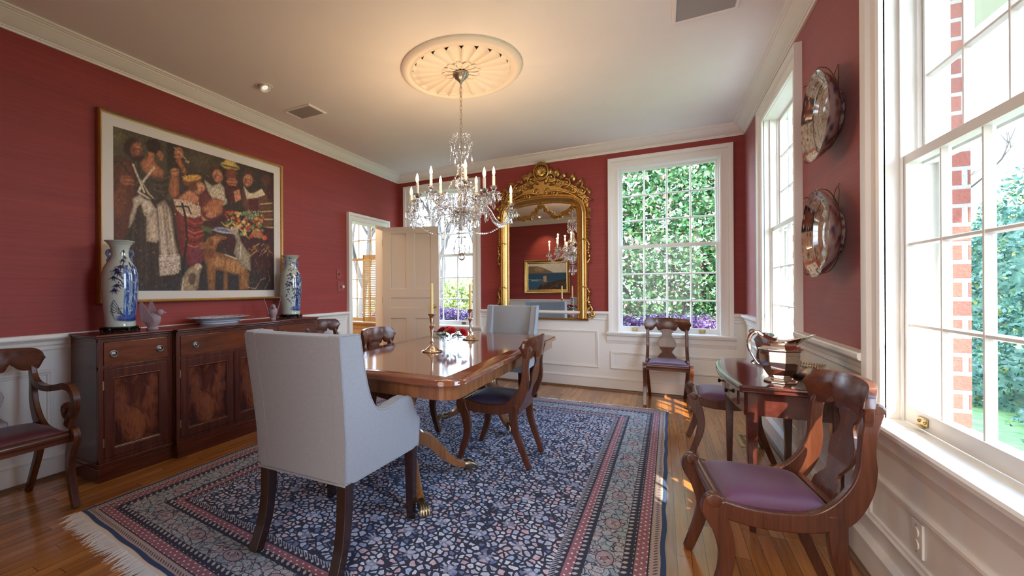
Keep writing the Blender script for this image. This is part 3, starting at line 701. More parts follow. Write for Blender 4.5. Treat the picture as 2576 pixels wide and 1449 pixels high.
# ---------------------------------------------------------------- klismos dining chairs
SEATM = {}
def klismos(seatmat, arms=False, wide=1.0):
    r = root('dining_chair')
    xf, xr = .205*wide, .185*wide
    X = lambda y: float(np.interp(y, [-.25, .22], [xr, xf]))
    C = M['chair']
    P = lambda pts, s: [(s*X(p[0]), p[0], p[1]) for p in pts]
    def wsp(ws, n=6): return [float(k[0]) for k in spline([(w_, 0) for w_ in ws], n)]
    for s in (-1, 1):
        pts = [(.212,.425),(.222,.385),(.196,.325),(.181,.265),(.178,.215),(.190,.140),(.236,.003)]; ww = [.058,.072,.064,.054,.048,.042,.034]
        mb = MB().bar(spline(P(pts, s), 6), wsp(ww), .034); mb.lathe([(.0,-.019),(.022,-.019),(.026,-.015),(.026,.015),(.022,.019),(0,.019)], 16, (s*X(.215), .218, .418), Matrix.Rotation(PI/2, 3, 'Y'), cap=False)
        mb.build('front_leg', C, r, bevel=.005, smooth=50)
        pts = [(-.145,.42),(-.146,.33),(-.158,.245),(-.188,.155),(-.246,.003)]; ww = [.058,.054,.046,.040,.034]
        MB().bar([(s*(X(p[1])-.018*max(0, .3-p[2])/.3), p[1], p[2]) for p in spline(P(pts, s), 6)], wsp(ww), .032).build('rear_leg', C, r, bevel=.005, smooth=50)
        pts = [(.200,.392),(.110,.374),(.010,.372),(-.085,.386),(-.155,.425),(-.203,.50),(-.224,.575),(-.226,.65),(-.233,.72),(-.250,.785)]; ww = [.062,.062,.064,.068,.080,.066,.052,.042,.042,.040]
        mb = MB().bar(spline(P(pts, s), 6), wsp(ww), .030)
        mb.lathe([(0,-.016),(.018,-.016),(.021,-.012),(.021,.012),(.018,.016),(0,.016)], 14, (s*X(-.25), -.252, .790), Matrix.Rotation(PI/2, 3, 'Y'), cap=False)
        mb.build('side_stile', C, r, bevel=.006, smooth=50)
    mb = MB().box((-xf+.014, .170, .362), (xf-.014, .202, .418)); mb.tube([(-xf+.012, .197, .404), (xf-.012, .197, .404)], .020, 12); mb.build('front_rail', M['chairx'], r, bevel=.003, smooth=50)
    MB().box((-xr+.012, -.178, .350), (xr-.012, -.152, .425)).build('rear_rail', M['chairx'], r, bevel=.004, smooth=0)
    # curved crest rail
    hw = .228*wide
    up_ = lambda s: .868-.012*abs(s)**2 if abs(s) < .80 else .868-.012*s*s-.060*(1-math.sqrt(max(0, 1-((abs(s)-.80)/.2)**2)))
    def lo_(s):
        a = abs(s)
        b = float(np.interp(a, [0,.30,.35,.40,.455,.49,.53,.58,.66,.80,.90,1.0], [.728,.728,.728,.738,.776,.764,.755,.738,.728,.727,.735,.800]))
        return b
    def crest(u, v, d):
        s = u*2-1; z = lo_(s)+(up_(s)-lo_(s))*v
        y = -.262+.062*s*s-.10*(z-.73)-.018*(v-.5)**2*0
        bul = .010*(1-(2*v-1)**2)
        return (s*hw, y-d+ (bul if d == 0 else -bul*.2), z)
    MB().slab(crest, 56, 10, .022).build('crest_rail', M['chairx'], r, bevel=.004, smooth=40)
    hs = [(.405,.088),(.455,.088),(.458,.080),(.475,.070),(.490,.052),(.505,.045),(.525,.060),(.560,.082),(.590,.088),(.620,.080),(.655,.055),(.680,.045),(.700,.048),(.715,.062),(.735,.068),(.745,.068)]
    def splat(u, v, d):
        z = .405+.34*u; w = float(np.interp(z, [a for a, b in hs], [b for a, b in hs]))*wide**.5
        y = float(np.interp(z, [.40,.45,.55,.65,.745], [-.168,-.185,-.225,-.246,-.258]))
        return ((v*2-1)*w, y-d, z)
    MB().slab(splat, 48, 8, .013).build('splat', C, r, bevel=.002, smooth=40)
    # upholstered slip seat
    n = 22
    def seat(u, v, d):
        y = -.150+.336*u; hw_ = X(y)-.019; s = v*2-1
        e = max(abs(s), abs(u*2-1)); k = (1-abs(s)**5)*(1-abs(2*u-1)**5)
        zb = .402+.018*(abs(2*u-1)**2)*0
        z = (zb+.012+.034*k**.55 + .006*k) if d > 0 else zb-.02
        return (s*hw_, y, z)
    MB().slab(seat, n, n, 1).build('seat', seatmat, r, smooth=50)
    if arms:
        for s in (-1, 1):
            pts = [(-.240,.755),(-.222,.700),(-.185,.655),(-.120,.634),(-.045,.634),(.040,.648),(.110,.660),(.165,.650),(.200,.612),(.205,.565),(.180,.515),(.150,.475),(.135,.435)]
            ww = [.024,.030,.034,.034,.034,.036,.038,.040,.042,.044,.046,.046,.050]
            mb = MB().bar(spline([(s*(X(p[0])+.012*min(1, max(0, (p[0]+.2)/.2))), p[0], p[1]) for p in pts], 6), wsp(ww), .032)
            mb.tube(spline([(s*(xf+.006), y, z) for y, z in [(.160,.480),(.118,.492),(.098,.520),(.106,.548),(.130,.552),(.142,.535)]], 5), [.021]*26, 10, flat=.8, up=(1,0,0))
            mb.lathe([(0,-.018),(.017,-.018),(.017,.018),(0,.018)], 14, (s*(xf+.006), .128, .530), Matrix.Rotation(PI/2, 3, 'Y'), cap=False)
            mb.build('arm', C, r, bevel=.006, smooth=50)
    return r
G1 = 'mahogany klismos side chairs with vase splats'
ch = klismos(M['plum'])
def put(o, loc, rz, label, cat='chair', group=None):
    o.location = loc; o.rotation_euler = (0, 0, rz); return tag(o, label, cat, group)
put(ch, (.36, 2.105, 0), PI/2+math.radians(6.6), 'nearest mahogany side chair with plum seat beside the big close window', group=G1)
put(dup(ch), (.055, 5.075, 0), PI, 'mahogany side chair with plum seat standing below the far window', group=G1)
put(dup(ch), (.425, 3.80, 0), PI/2, 'side chair behind the console table showing its plum seat', group=G1)
c2 = klismos(M['navy'])
put(c2, (-1.012, 2.93, .0115), PI/2, 'side chair with dark navy seat on the right side of the dining table', group=G1)
put(dup(c2), (-1.86, 2.93, .0115), -PI/2, 'side chair tucked under the left long side of the dining table', group=G1)
ac = klismos(M['plumr'], True, 1.2)
G2 = 'mahogany scroll armchairs against the left wall'
put(ac, (-3.095, .905, 0), -PI/2, 'mahogany scroll armchair with maroon seat on the near side of the sideboard', group=G2)
put(dup(ac), (-3.095, 3.60, 0), -PI/2, 'mahogany scroll armchair between the sideboard and the doorway', group=G2)

# ---------------------------------------------------------------- upholstered host chairs
def hostchair():
    r = root('host_chair')
    out = [(0,.37),(.55,.37),(.552,.515),(.530,.532),(.505,.565),(.487,.605),(.468,.638),(.430,.655),(.38,.652),(.32,.640),(.26,.632),(.21,.642),(.175,.668),(.145,.715),(.120,.775),(.098,.85),(.078,.93),(.060,1.0),(-.062,1.0),(-.048,.88),(-.026,.72),(-.008,.56)]
    XO = lambda l, z: .248+.078*l+.045*max(0, z-.37)
    L = M['linen']
    for s in (-1, 1):
        mb = MB(); mb.prism(out, lambda a, b, t: (s*(XO(a, b)-t), a, b), 0, .062); mb.build('side_panel', L, r, bevel=.006, smooth=60, bseg=3)
        mb = MB(); q_ = out+[out[0]]; loop = [(s*(XO(a, b)-.0015), a, b) for i in range(len(out)) for t in (0, .1, .5, .9) for a, b in [(q_[i][0]*(1-t)+q_[i+1][0]*t, q_[i][1]*(1-t)+q_[i+1][1]*t)]]
        loop = [loop[i] for i in range(len(loop)) if i % 4]; mb.tube(loop, .0038, 6, closed=True); mb.build('welt', M['piping'], r)
    def back(u, v, d):
        z = .37+.63*u; y = float(np.interp(z, [.37,.56,.72,.88,1.0], [0,-.008,-.026,-.048,-.062])); s = v*2-1; w = XO(0, z)-.05
        return (s*w, y+d+(.022*(1-s*s)*(1-(2*u-1)**4) if d > 0 else 0.002), z-(.004 if u > .99 else 0))
    MB().slab(back, 16, 12, .105).build('back', L, r, smooth=50, bevel=.006)
    def seat(u, v, d):
        y = .06+.485*u; w = XO(y, .4)-.06; s = v*2-1; k = (1-abs(s)**6)*(1-max(0, 2*u-1)**6)
        return (s*w, y, .37 if d == 0 else .455+.035*k)
    MB().slab(seat, 18, 18, 1).build('seat_cushion', L, r, smooth=50)
    MB().box((-.285, .535, .371), (.285, .552, .46)).build('seat_front', L, r, bevel=.005, smooth=0)
    MB().tube([(-.245, -.003, .372), (.245, -.003, .372)], .0045, 6).build('welt', M['piping'], r); MB().tube([(-.288, .553, .372), (.288, .553, .372)], .0045, 6).build('welt', M['piping'], r)
    for s in (-1, 1):
        MB().bar(spline([(s*.222, .030, .375), (s*.222, .026, .26), (s*.224, .006, .13), (s*.228, -.046, .002)], 6), [.054]*7+[.050]*6+[.044]*6, .050).build('rear_leg', M['ebony'], r, bevel=.004, smooth=50)
        MB().bar([(s*.262, .520, .375), (s*.262, .520, .002)], [.052, .036], [.052, .036]).build('front_leg', M['ebony'], r, bevel=.003, smooth=0)
    return r
hc = hostchair()
put(hc, (-1.402, 1.378, .0115), math.radians(1.5), 'grey blue linen host chair at the near table end, seen from behind', group='upholstered linen host chairs')
put(dup(hc), (-1.452, 4.615, .0115), PI+math.radians(-2), 'linen host chair at the far end of the table, its padded front visible', group='upholstered linen host chairs')

# ---------------------------------------------------------------- dining table
T = root('dining_table', 'long polished mahogany pedestal dining table with rounded corners on the rug', 'table', (-1.405, 2.960, .0115))
def rrect(hx, hy, r, n=8):
    p = []
    for cx, cy, a0 in ((hx-r, hy-r, 0), (-hx+r, hy-r, 90), (-hx+r, -hy+r, 180), (hx-r, -hy+r, 270)):
        for k in range(n+1): a = math.radians(a0+90*k/n); p.append((cx+r*math.cos(a), cy+r*math.sin(a)))
    return p
HX, HY = .555, 1.140
def layer(mb, prof, hx, hy, r, mi=0, n=8):
    k = len(rrect(hx, hy, r, n)); v = []; f = []
    for o, z in prof: v += [(x, y, z) for x, y in rrect(hx+o, hy+o, max(.01, r+o), n)]
    for j in range(len(prof)-1):
        for i in range(k): f.append((j*k+i, j*k+(i+1) % k, (j+1)*k+(i+1) % k, (j+1)*k+i))
    f.append(tuple(range(k))[::-1]); f.append(tuple((len(prof)-1)*k+i for i in range(k))); mb.add(v, f, mi)
mb = MB(); layer(mb, [(-.012,.712),(-.002,.714),(0,.720),(-.003,.727),(-.002,.734),(-.006,.742),(-.012,.7450)], HX, HY, .13, 1, 10)
layer(mb, [(-.105,.7448),(-.105,.7458)], HX, HY, .10, 0, 10)
mb.build('tabletop', [M['tabletop'], M['tabletop']], T, smooth=40)
mb = MB(); layer(mb, [(0,.640),(0,.713)], HX-.035, HY-.035, .10, 0, 10); mb.build('apron', M['crossband'], T, smooth=40, bevel=.002)
def pedestal(y):
    c = (0, y, 0)
    mb = MB(); mb.box((-.052, y-.052, .46), (.052, y+.052, .645)); mb.box((-.22, y-.20, .622), (.22, y+.20, .641)); mb.build('pedestal_block', M['tableleg'], T, smooth=0, bevel=.004)
    mb = MB(); mb.lathe([(.045,.462),(.062,.452),(.064,.440),(.050,.430),(.044,.424),(.060,.416),(.064,.404),(.052,.394),(.044,.388),(.058,.378),(.072,.350),(.078,.330),(.070,.306),(.056,.294),(.074,.286),(.084,.270),(.086,.205),(.076,.192),(.04,.182),(.012,.165)], 28, c); mb.build('turned_column', M['tableleg'], T)
    for k in range(4):
        a = PI/4+PI/2*k; R = Matrix.Rotation(a, 3, 'Z'); o = Vector(c)
        pts = spline([(.060, 0, .262), (.110, 0, .262), (.180, 0, .222), (.260, 0, .140), (.335, 0, .080), (.405, 0, .058)], 6)
        sd = R @ Vector((0,1,0)); ww = [float(k_[0]) for k_ in spline([(.075,0),(.080,0),(.072,0),(.058,0),(.042,0),(.034,0)], 6)]; tt = [float(k_[0]) for k_ in spline([(.056,0),(.054,0),(.052,0),(.050,0),(.046,0),(.040,0)], 6)]
        mb = MB(); mb.bar([o+R @ Vector(p) for p in pts], ww, tt, sd)
        for q in (-.012, 0, .012): mb.tube([o+R @ Vector((p[0], p[1]+q, p[2]+w_/2)) for p, w_ in list(zip(pts, ww))[8:]], .0035, 5)
        leg = mb.build('splayed_leg', M['tableleg'], T, bevel=.004, smooth=40)
        mb = MB(); mb.tube([o+R @ Vector(p) for p in [(.395,0,.060),(.425,0,.056),(.450,0,.046)]], [.026,.029,.020], 12)
        for q in (-1.2, -.4, .4, 1.2):
            mb.tube([o+R @ Vector(p) for p in spline([(.415, q*.010, .068), (.445, q*.014, .066), (.472, q*.018, .050), (.482, q*.018, .026)], 4)], [.009]*9+[.007]*3+[.004], 8)
        mb.build('claw_foot', M['brassdk'], leg)
        mb = MB(); mb.lathe([(0,-.008),(.012,-.008),(.014,-.004),(.014,.004),(.012,.008),(0,.008)], 14, o+R @ Vector((.440,0,.015)), Matrix.Rotation(a, 3, 'Z') @ Matrix.Rotation(PI/2, 3, 'X'), cap=False); mb.tube([o+R @ Vector((.440,0,.020)), o+R @ Vector((.440,0,.046))], .008, 8); mb.build('caster', M['brassdk'], leg)
pedestal(-.72); pedestal(.73)
# ---------------------------------------------------------------- a small painter: colours stored per mesh point
def lin(c): return tuple(((k/255)/12.92 if k/255 <= .04045 else ((k/255+.055)/1.055)**2.4) for k in c)
class Canvas:
    def __init__(s, w, h, tf=None, bg=(60, 45, 35)):
        s.w, s.h = w, h; s.im = np.zeros((h, w, 3)); s.im[:] = lin(bg); s.tf = tf or (lambda x, y: (x, y)); s.rs = np.random.RandomState(5)
        s.Y, s.X = np.mgrid[0:h, 0:w]
    def T(s, pts): return np.array([[a*s.w, b*s.h] for a, b in (s.tf(x, y) for x, y in pts)])
    def put(s, m, c, tex=.18):
        n = s.rs.rand(s.h, s.w); n = (n+np.roll(n, 1, 0)+np.roll(n, 2, 0)+np.roll(n, 1, 1))/4
        cc = np.array(lin(c))[None, None]*(1+tex*2*(n[..., None]-.5)*2); m = m[..., None]; s.im = s.im*(1-m)+cc*m
    def poly(s, pts, c, soft=1.2, sh=0, tex=.18):
        P = s.T(pts); ins = np.zeros((s.h, s.w), bool); dd = np.full((s.h, s.w), 1e9); n = len(P)
        for i in range(n):
            x1, y1 = P[i]; x2, y2 = P[(i+1) % n]
            if abs(y2-y1) > 1e-9: ins ^= ((y1 > s.Y) != (y2 > s.Y)) & (s.X < (x2-x1)*(s.Y-y1)/(y2-y1)+x1)
            L = max((x2-x1)**2+(y2-y1)**2, 1e-9); t = np.clip(((s.X-x1)*(x2-x1)+(s.Y-y1)*(y2-y1))/L, 0, 1)
            dd = np.minimum(dd, np.hypot(s.X-x1-t*(x2-x1), s.Y-y1-t*(y2-y1)))
        sd = np.where(ins, dd, -dd); m = np.clip(sd/soft+.5, 0, 1); s.put(m, c, tex)
        if sh: s.put(m*np.clip(1-dd/sh, 0, 1)*.45, tuple(k*.45 for k in c), 0)
    def ell(s, x, y, rx, ry, c, rot=0, soft=.25, sh=.0):
        a = math.radians(rot); P = s.T([(x, y), (x+rx*math.cos(a), y+rx*math.sin(a)), (x-ry*math.sin(a), y+ry*math.cos(a))])
        A = np.array([P[1]-P[0], P[2]-P[0]]).T; I = np.linalg.inv(A); X, Y = s.X-P[0][0], s.Y-P[0][1]
        u, v = I[0, 0]*X+I[0, 1]*Y, I[1, 0]*X+I[1, 1]*Y; r = np.hypot(u, v); m = np.clip((1-r)/soft, 0, 1); s.put(m, c)
        if sh: s.put(m*np.clip(u*.8+v*.5, 0, 1)*sh, tuple(k*.35 for k in c), 0)
    def line(s, pts, w, c, w2=None):
        P = s.T(pts); n = len(P); m = np.zeros((s.h, s.w)); w2 = w if w2 is None else w2
        sc = s.w/ (s.T([(1000, 0)])[0][0]-s.T([(0, 0)])[0][0])*0+1
        for i in range(n-1):
            (x1, y1), (x2, y2) = P[i], P[i+1]; L = max((x2-x1)**2+(y2-y1)**2, 1e-9); t = np.clip(((s.X-x1)*(x2-x1)+(s.Y-y1)*(y2-y1))/L, 0, 1)
            ww = w+(w2-w)*(i+t)/(n-1); d = np.hypot(s.X-x1-t*(x2-x1), s.Y-y1-t*(y2-y1)); m = np.maximum(m, np.clip(ww-d+.5, 0, 1))
        s.put(m, c)
    def grid(s, name, fn, mat, parent, holes=None):
        v = [fn(i/(s.w-1), j/(s.h-1)) for j in range(s.h) for i in range(s.w)]
        f = [(j*s.w+i, j*s.w+i+1, (j+1)*s.w+i+1, (j+1)*s.w+i) for j in range(s.h-1) for i in range(s.w-1)]
        me = bpy.data.meshes.new(name); me.from_pydata(v, [], f); me.materials.append(mat); me.shade_smooth()
        at = me.color_attributes.new('Col', 'FLOAT_COLOR', 'POINT'); a = np.ones((s.h*s.w, 4), np.float32); a[:, :3] = s.im.reshape(-1, 3); at.data.foreach_set('color', a.ravel())
        o = bpy.data.objects.new(name, me); COL.objects.link(o); o.parent = parent; return o
def homog(src, dst):
    A = []; b = []
    for (x, y), (u, v) in zip(src, dst): A += [[x, y, 1, 0, 0, 0, -u*x, -u*y], [0, 0, 0, x, y, 1, -v*x, -v*y]]; b += [u, v]
    h = np.append(np.linalg.solve(np.array(A, float), np.array(b, float)), 1).reshape(3, 3)
    def tf(x, y): q = h @ np.array([x, y, 1]); return q[0]/q[2], q[1]/q[2]
    return tf

# ---------------------------------------------------------------- big framed painting on the left wall
pt = root('framed_painting', 'large gilt framed painting of a crowded feast with dogs on the left wall', 'painting', (XL, 2.334, 1.792))
fy = lambda y, h, z: (h, y, z)
PW, PH = .812, .680
mb = MB(); frame(mb, [(0,.0),(0,.050),(-.004,.056),(-.010,.050),(-.016,.046),(-.022,.034),(-.022,0)], (-PW, -PH, PW, PH), fy); o = mb.build('frame', M['gold2'], pt, smooth=25)
mb = MB(); frame(mb, [(.004,0),(.004,.040),(0,.046),(-.002,.046),(-.002,0)], (-PW, -PH, PW, PH), fy); mb.build('frame_side', M['goldwood'], pt, smooth=0)
x0, x1, z0, z1 = 1.614-2.334, 3.045-2.334, 1.197-1.792, 2.374-1.792
mb = MB()
for a, b in (((-PW+.02, -PH+.02), (PW-.02, z0)), ((-PW+.02, z1), (PW-.02, PH-.02)), ((-PW+.02, z0), (x0, z1)), ((x1, z0), (PW-.02, z1))): mb.box((.02, a[0], a[1]), (.030, b[0], b[1]))
mb.build('mat_board', M['mat'], pt, smooth=0)
cv = Canvas(420, 344, homog([(185,180), (1303,512), (1278,1312), (185,1312)], [(0,0), (1,0), (1,1), (0,1)]), (56, 44, 36))
P_, E_ = cv.poly, cv.ell
def L_(p, w, c, w2=None): cv.line(p, w*.85, c, None if w2 is None else w2*.85)
P_([(180,170),(600,290),(600,700),(180,700)], (78,68,48), 8); P_([(560,270),(640,290),(640,560),(560,520)], (48,38,30), 6); E_(800,420,170,110,(84,72,52),10,.8); E_(220,250,70,90,(104,92,60),0,.8)
P_([(180,960),(1300,1100),(1300,1330),(180,1330)], (46,42,44), 20); E_(500,1180,300,140,(54,50,54),0,.7); E_(1200,1080,140,160,(62,30,28),0,.6)
# man and apron woman at the left
P_([(185,420),(250,390),(330,430),(370,560),(350,700),(300,900),(230,1000),(185,980)], (96,52,36), 5, 14); E_(230,700,60,140,(120,66,42),10,.5); E_(215,900,50,100,(92,48,36),0,.6)
E_(312,325,56,80,(52,26,20),20,.3); E_(350,345,46,62,(150,92,64),10,.3,.4); P_([(300,400),(400,380),(400,430),(330,430)], (58,30,24), 4); E_(345,342,9,4,(40,22,18),15); L_([(372,345),(380,366),(368,372)], .7, (96,50,36)); L_([(358,392),(384,388)], .8, (120,50,44)); L_([(190,430),(250,440),(300,520)], 1.6, (40,28,26))
P_([(360,440),(440,385),(520,470),(560,520),(575,640),(540,690),(400,700),(340,620),(345,500)], (66,54,44), 5, 12); P_([(375,440),(440,380),(490,450),(540,500),(530,545),(450,530),(400,500)], (178,112,78), 5, 8)
E_(472,328,58,60,(44,24,18),15,.3); E_(514,388,24,40,(168,104,74),-15,.3,.3); E_(500,395,8,16,(140,80,58)); E_(455,300,50,34,(50,28,22),-10,.3); P_([(430,360),(470,370),(470,450),(425,430)], (172,108,76), 4)
for q in range(5): L_([(440+q*8,540+q*22),(520,560+q*20),(575,530+q*26)], 1.0, (36,28,26) if q % 2 else (92,78,62))
L_([(325,450),(360,540),(400,640)], 2.2, (206,190,164)); L_([(470,470),(400,560),(360,640),(440,690)], 2.4, (212,196,170)); L_([(380,560),(430,650),(470,690)], 1.8, (190,172,146))
P_([(330,700),(540,680),(600,800),(640,1000),(640,1200),(560,1250),(300,1310),(280,1100),(300,880)], (58,44,38), 6, 20)
for q in range(9): L_([(340+q*18,720),(320+q*30,960),(300+q*36,1280)], .9, [(90,70,54),(40,30,30),(74,56,46)][q % 3])
P_([(320,690),(370,660),(400,690),(440,700),(480,760),(440,820),(400,800),(380,720),(330,740)], (214,196,172), 4, 8); P_([(370,700),(345,760),(320,840),(295,885),(305,800),(330,720)], (206,188,162), 4, 6)
P_([(415,790),(480,760),(500,960),(480,985),(415,975)], (206,184,160), 4, 10); P_([(490,730),(540,700),(585,780),(600,960),(632,1090),(560,1105),(505,1095),(500,900)], (176,154,132), 7, 30); P_([(500,740),(520,740),(550,1090),(520,1095)], (214,194,170), 6); P_([(560,800),(575,800),(605,1085),(590,1090)], (206,186,160), 6)
for q in range(7): L_([(495+q*11,740),(505+q*13,900),(515+q*16,1080)], .5, [(220,202,178),(130,110,94)][q % 2])
P_([(495,1090),(640,1080),(640,1170),(600,1200),(500,1210)], (196,176,156), 3); rs = random.Random(4)
for q in range(90): E_(500+rs.random()*135, 1100+rs.random()*95, 4, 4, (110,92,80) if q % 2 else (226,212,196))
for q in range(3): L_([(498,1075+q*12),(638,1070+q*12)], .6, (236,224,206))
E_(280,560,52,40,(160,96,64),10,.3,.3)
for q in range(4): L_([(262,540+q*14),(325,545+q*14)], 1.2, (184,116,80) if q % 2 else (110,60,42))
# raised arms with a glass
P_([(570,640),(590,500),(640,480),(640,560),(640,660),(600,690)], (170,104,70), 4, 10); E_(612,500,34,30,(184,118,82),0,.3); P_([(620,420),(650,400),(700,500),(680,520)], (164,98,66), 4, 4); E_(645,370,36,48,(176,110,76),-10,.3,.3)
for q in range(4): L_([(615,345+q*18),(665,350+q*16)], 1.1, (196,130,94) if q % 2 else (112,64,46))
L_([(612,330),(640,360),(690,410)], 1.2, (190,170,140)); E_(702,430,18,10,(170,140,110),30); L_([(550,510),(640,490),(690,520)], 1.3, (66,74,40))
# seated woman in rose
P_([(600,690),(700,650),(780,700),(800,800),(800,1000),(810,1100),(720,1160),(640,1060),(620,860)], (128,46,42), 6, 18); P_([(640,680),(720,620),(780,680),(760,720),(680,710)], (196,130,96), 5)
P_([(600,690),(650,690),(730,720),(790,740),(800,800),(740,820),(660,800),(620,760)], (208,180,152), 3)
for q in range(80): E_(610+rs.random()*185, 700+rs.random()*110, 4, 4, (150,60,54) if q % 2 else (232,214,190))
for q in range(6): L_([(690,830+q*34),(740,860+q*32),(800,850+q*28)], 2.0, [(176,74,66),(96,30,32),(196,100,88)][q % 3])
P_([(700,1030),(800,1010),(780,1130),(730,1150)], (120,52,66), 4)
E_(735,560,74,46,(120,74,44),-8,.3); E_(735,545,70,26,(206,156,80),-8,.4)
for q in range(14): E_(670+q*9, 535+8*math.sin(q*2.1), 9, 7, (226,178,100) if q % 2 else (190,120,60))
E_(782,615,44,50,(206,140,104),20,.3,.3); L_([(790,605),(806,612)], .9, (60,32,26)); L_([(776,640),(790,648)], .9, (150,54,48)); E_(740,600,30,50,(100,58,36),20,.4)
L_([(660,720),(680,800),(690,960),(660,1150),(650,1310)], 3.2, (38,26,24)); L_([(620,740),(700,740),(720,790)], 2.4, (44,30,26)); E_(800,1010,40,30,(150,92,62)); P_([(790,810),(850,770),(905,790),(890,830),(800,840)], (196,130,96), 3)
# youth in white shirt, straw hat, others
E_(888,498,42,42,(78,44,30),-10,.4); E_(912,530,38,52,(198,132,96),-10,.3,.4); L_([(905,518),(922,522)], .9, (50,28,22)); L_([(912,562),(926,560)], .9, (140,60,50))
P_([(820,560),(870,600),(930,580),(975,640),(970,720),(900,760),(850,680)], (204,190,162), 4, 12); P_([(780,660),(830,620),(880,700),(950,760),(950,830),(860,860),(790,800)], (112,50,52), 5, 12); P_([(880,680),(950,700),(930,790),(890,800),(800,770),(800,750)], (182,114,80), 4, 6); E_(860,800,40,22,(196,130,96))
for q in range(5): L_([(900,610+q*18),(960,630+q*20)], 1.0, (228,214,188) if q % 2 else (150,134,110))
E_(1000,460,72,30,(186,156,84),14,.25); E_(1000,436,44,30,(206,176,100),14,.3); L_([(950,452),(1050,476)], 1.8, (70,48,30)); E_(1008,520,44,50,(124,66,48),0,.3,.4); E_(1010,570,44,30,(172,106,76)); P_([(950,560),(990,590),(1060,600),(1060,700),(1000,720),(960,680)], (78,36,34), 5, 8)
for q in range(4): L_([(985,556+q*12),(1040,560+q*12)], 1.0, (196,130,96) if q % 2 else (110,60,44))
E_(1124,512,44,42,(78,46,34),0,.4); E_(1122,560,38,48,(190,124,90),8,.3,.4); L_([(1100,552),(1116,556)], .8, (50,30,24)); L_([(1126,556),(1142,560)], .8, (50,30,24))
P_([(1080,610),(1130,650),(1180,640),(1230,620),(1290,700),(1285,880),(1200,960),(1100,800),(1075,720)], (104,62,46), 5, 12); P_([(1090,600),(1130,650),(1160,650),(1215,620),(1240,660),(1180,680),(1110,690)], (214,196,164), 3); P_([(1120,690),(1190,690),(1190,790),(1130,800)], (88,30,32), 4)
for q in range(8): L_([(1200,700+q*26),(1285,690+q*28)], 2.0, (186,166,112) if q % 2 else (96,76,50))
E_(1250,560,34,50,(92,56,44),0,.3); E_(1280,640,36,90,(70,34,34),0,.4); P_([(1020,640),(1060,620),(1070,690),(1030,710)], (196,130,100), 3)
# table of fruit
P_([(800,860),(940,800),(1080,820),(1280,900),(1280,1080),(1000,1060),(860,960)], (66,30,34), 8); fc = [(196,78,40),(214,150,60),(118,34,34),(196,186,120),(70,92,50),(178,60,48),(226,190,130),(104,122,70),(120,150,110)]
for q in range(150):
    x = 960+rs.random()*260; y = 760+rs.random()*160+(x-960)*.15; r_ = 7+rs.random()*11; E_(x, y, r_, r_*.9, fc[rs.randrange(9)], 0, .35, .5)
for q in range(60): E_(1080+rs.random()*110, 770+rs.random()*60, 6, 6, (150,170,130) if q % 2 else (92,112,80))
E_(940,905,70,22,(156,160,170),8,.2); E_(940,905,48,14,(104,112,128),8); L_([(860,900),(1020,930)], .8, (210,210,214)); P_([(790,870),(860,890),(860,930),(790,900)], (86,96,56), 4)
L_([(1010,860),(1060,900),(1120,965)], 2.6, (206,178,104), .8); L_([(930,850),(960,880),(1000,850)], 1.4, (196,180,110)); E_(1225,957,20,18,(206,96,52),0,.3,.4); E_(1170,930,40,26,(176,110,76))
for q in range(40): x = 1100+rs.random()*170; y = 980+rs.random()*90; L_([(x, y),(x+20-rs.random()*50, y+16)], .9, (150,110,56) if q % 3 else (196,150,90))
# dogs
P_([(830,960),(900,930),(950,950),(900,990),(880,1050),(960,1070),(1060,1110),(1110,1200),(1100,1300),(1040,1310),(1040,1200),(960,1180),(960,1310),(930,1310),(940,1180),(880,1170),(870,1310),(830,1310),(820,1150),(800,1060)], (160,106,62), 5, 16)
E_(870,975,52,32,(176,120,72),-12,.3,.3); E_(940,955,26,14,(150,96,60)); E_(850,985,22,34,(124,76,46)); E_(1010,1150,80,60,(186,134,84),10,.6); E_(900,1120,50,40,(190,138,90),0,.6); E_(838,1060,50,44,(120,68,44),0,.5)
for q in range(12): L_([(880+q*18,1080+q*4),(870+q*18,1150+q*4)], .8, (196,146,96) if q % 2 else (120,76,48))
L_([(1050,1210),(1100,1290),(1150,1300),(1190,1240),(1220,1230)], 2.2, (176,128,84), 1.0); L_([(1215,1300),(1250,1240),(1240,1180)], 1.6, (150,110,76), .7)
P_([(1000,880),(1040,900),(1060,980),(1120,1080),(1120,1180),(1060,1150),(1010,1060),(1030,980)], (164,148,124), 4, 12); E_(1022,905,26,34,(176,160,134),-15,.3); L_([(950,1070),(1030,1100)], 2.2, (196,182,160)); L_([(1060,1000),(1050,1100)], 1.6, (206,192,170))
P_([(640,1310),(650,1230),(700,1160),(760,1130),(790,1150),(770,1200),(760,1290),(740,1310)], (176,150,118), 4, 10); E_(720,1230,34,54,(96,76,66),10,.4); E_(762,1150,28,24,(200,178,146)); L_([(660,1240),(650,1310)], 2.0, (206,186,156))
for q in range(60): x = 1130+rs.random()*140; y = 1090+rs.random()*170; L_([(x, y),(x+14-rs.random()*28, y+20)], .7, [(96,40,36),(120,70,40),(70,50,56)][q % 3])
for q in range(70): x = 200+rs.random()*1060; y = 1190+rs.random()*120; L_([(x, y),(x+rs.random()*6, y+26)], .8, [(64,60,66),(46,40,44),(80,70,66)][q % 3])
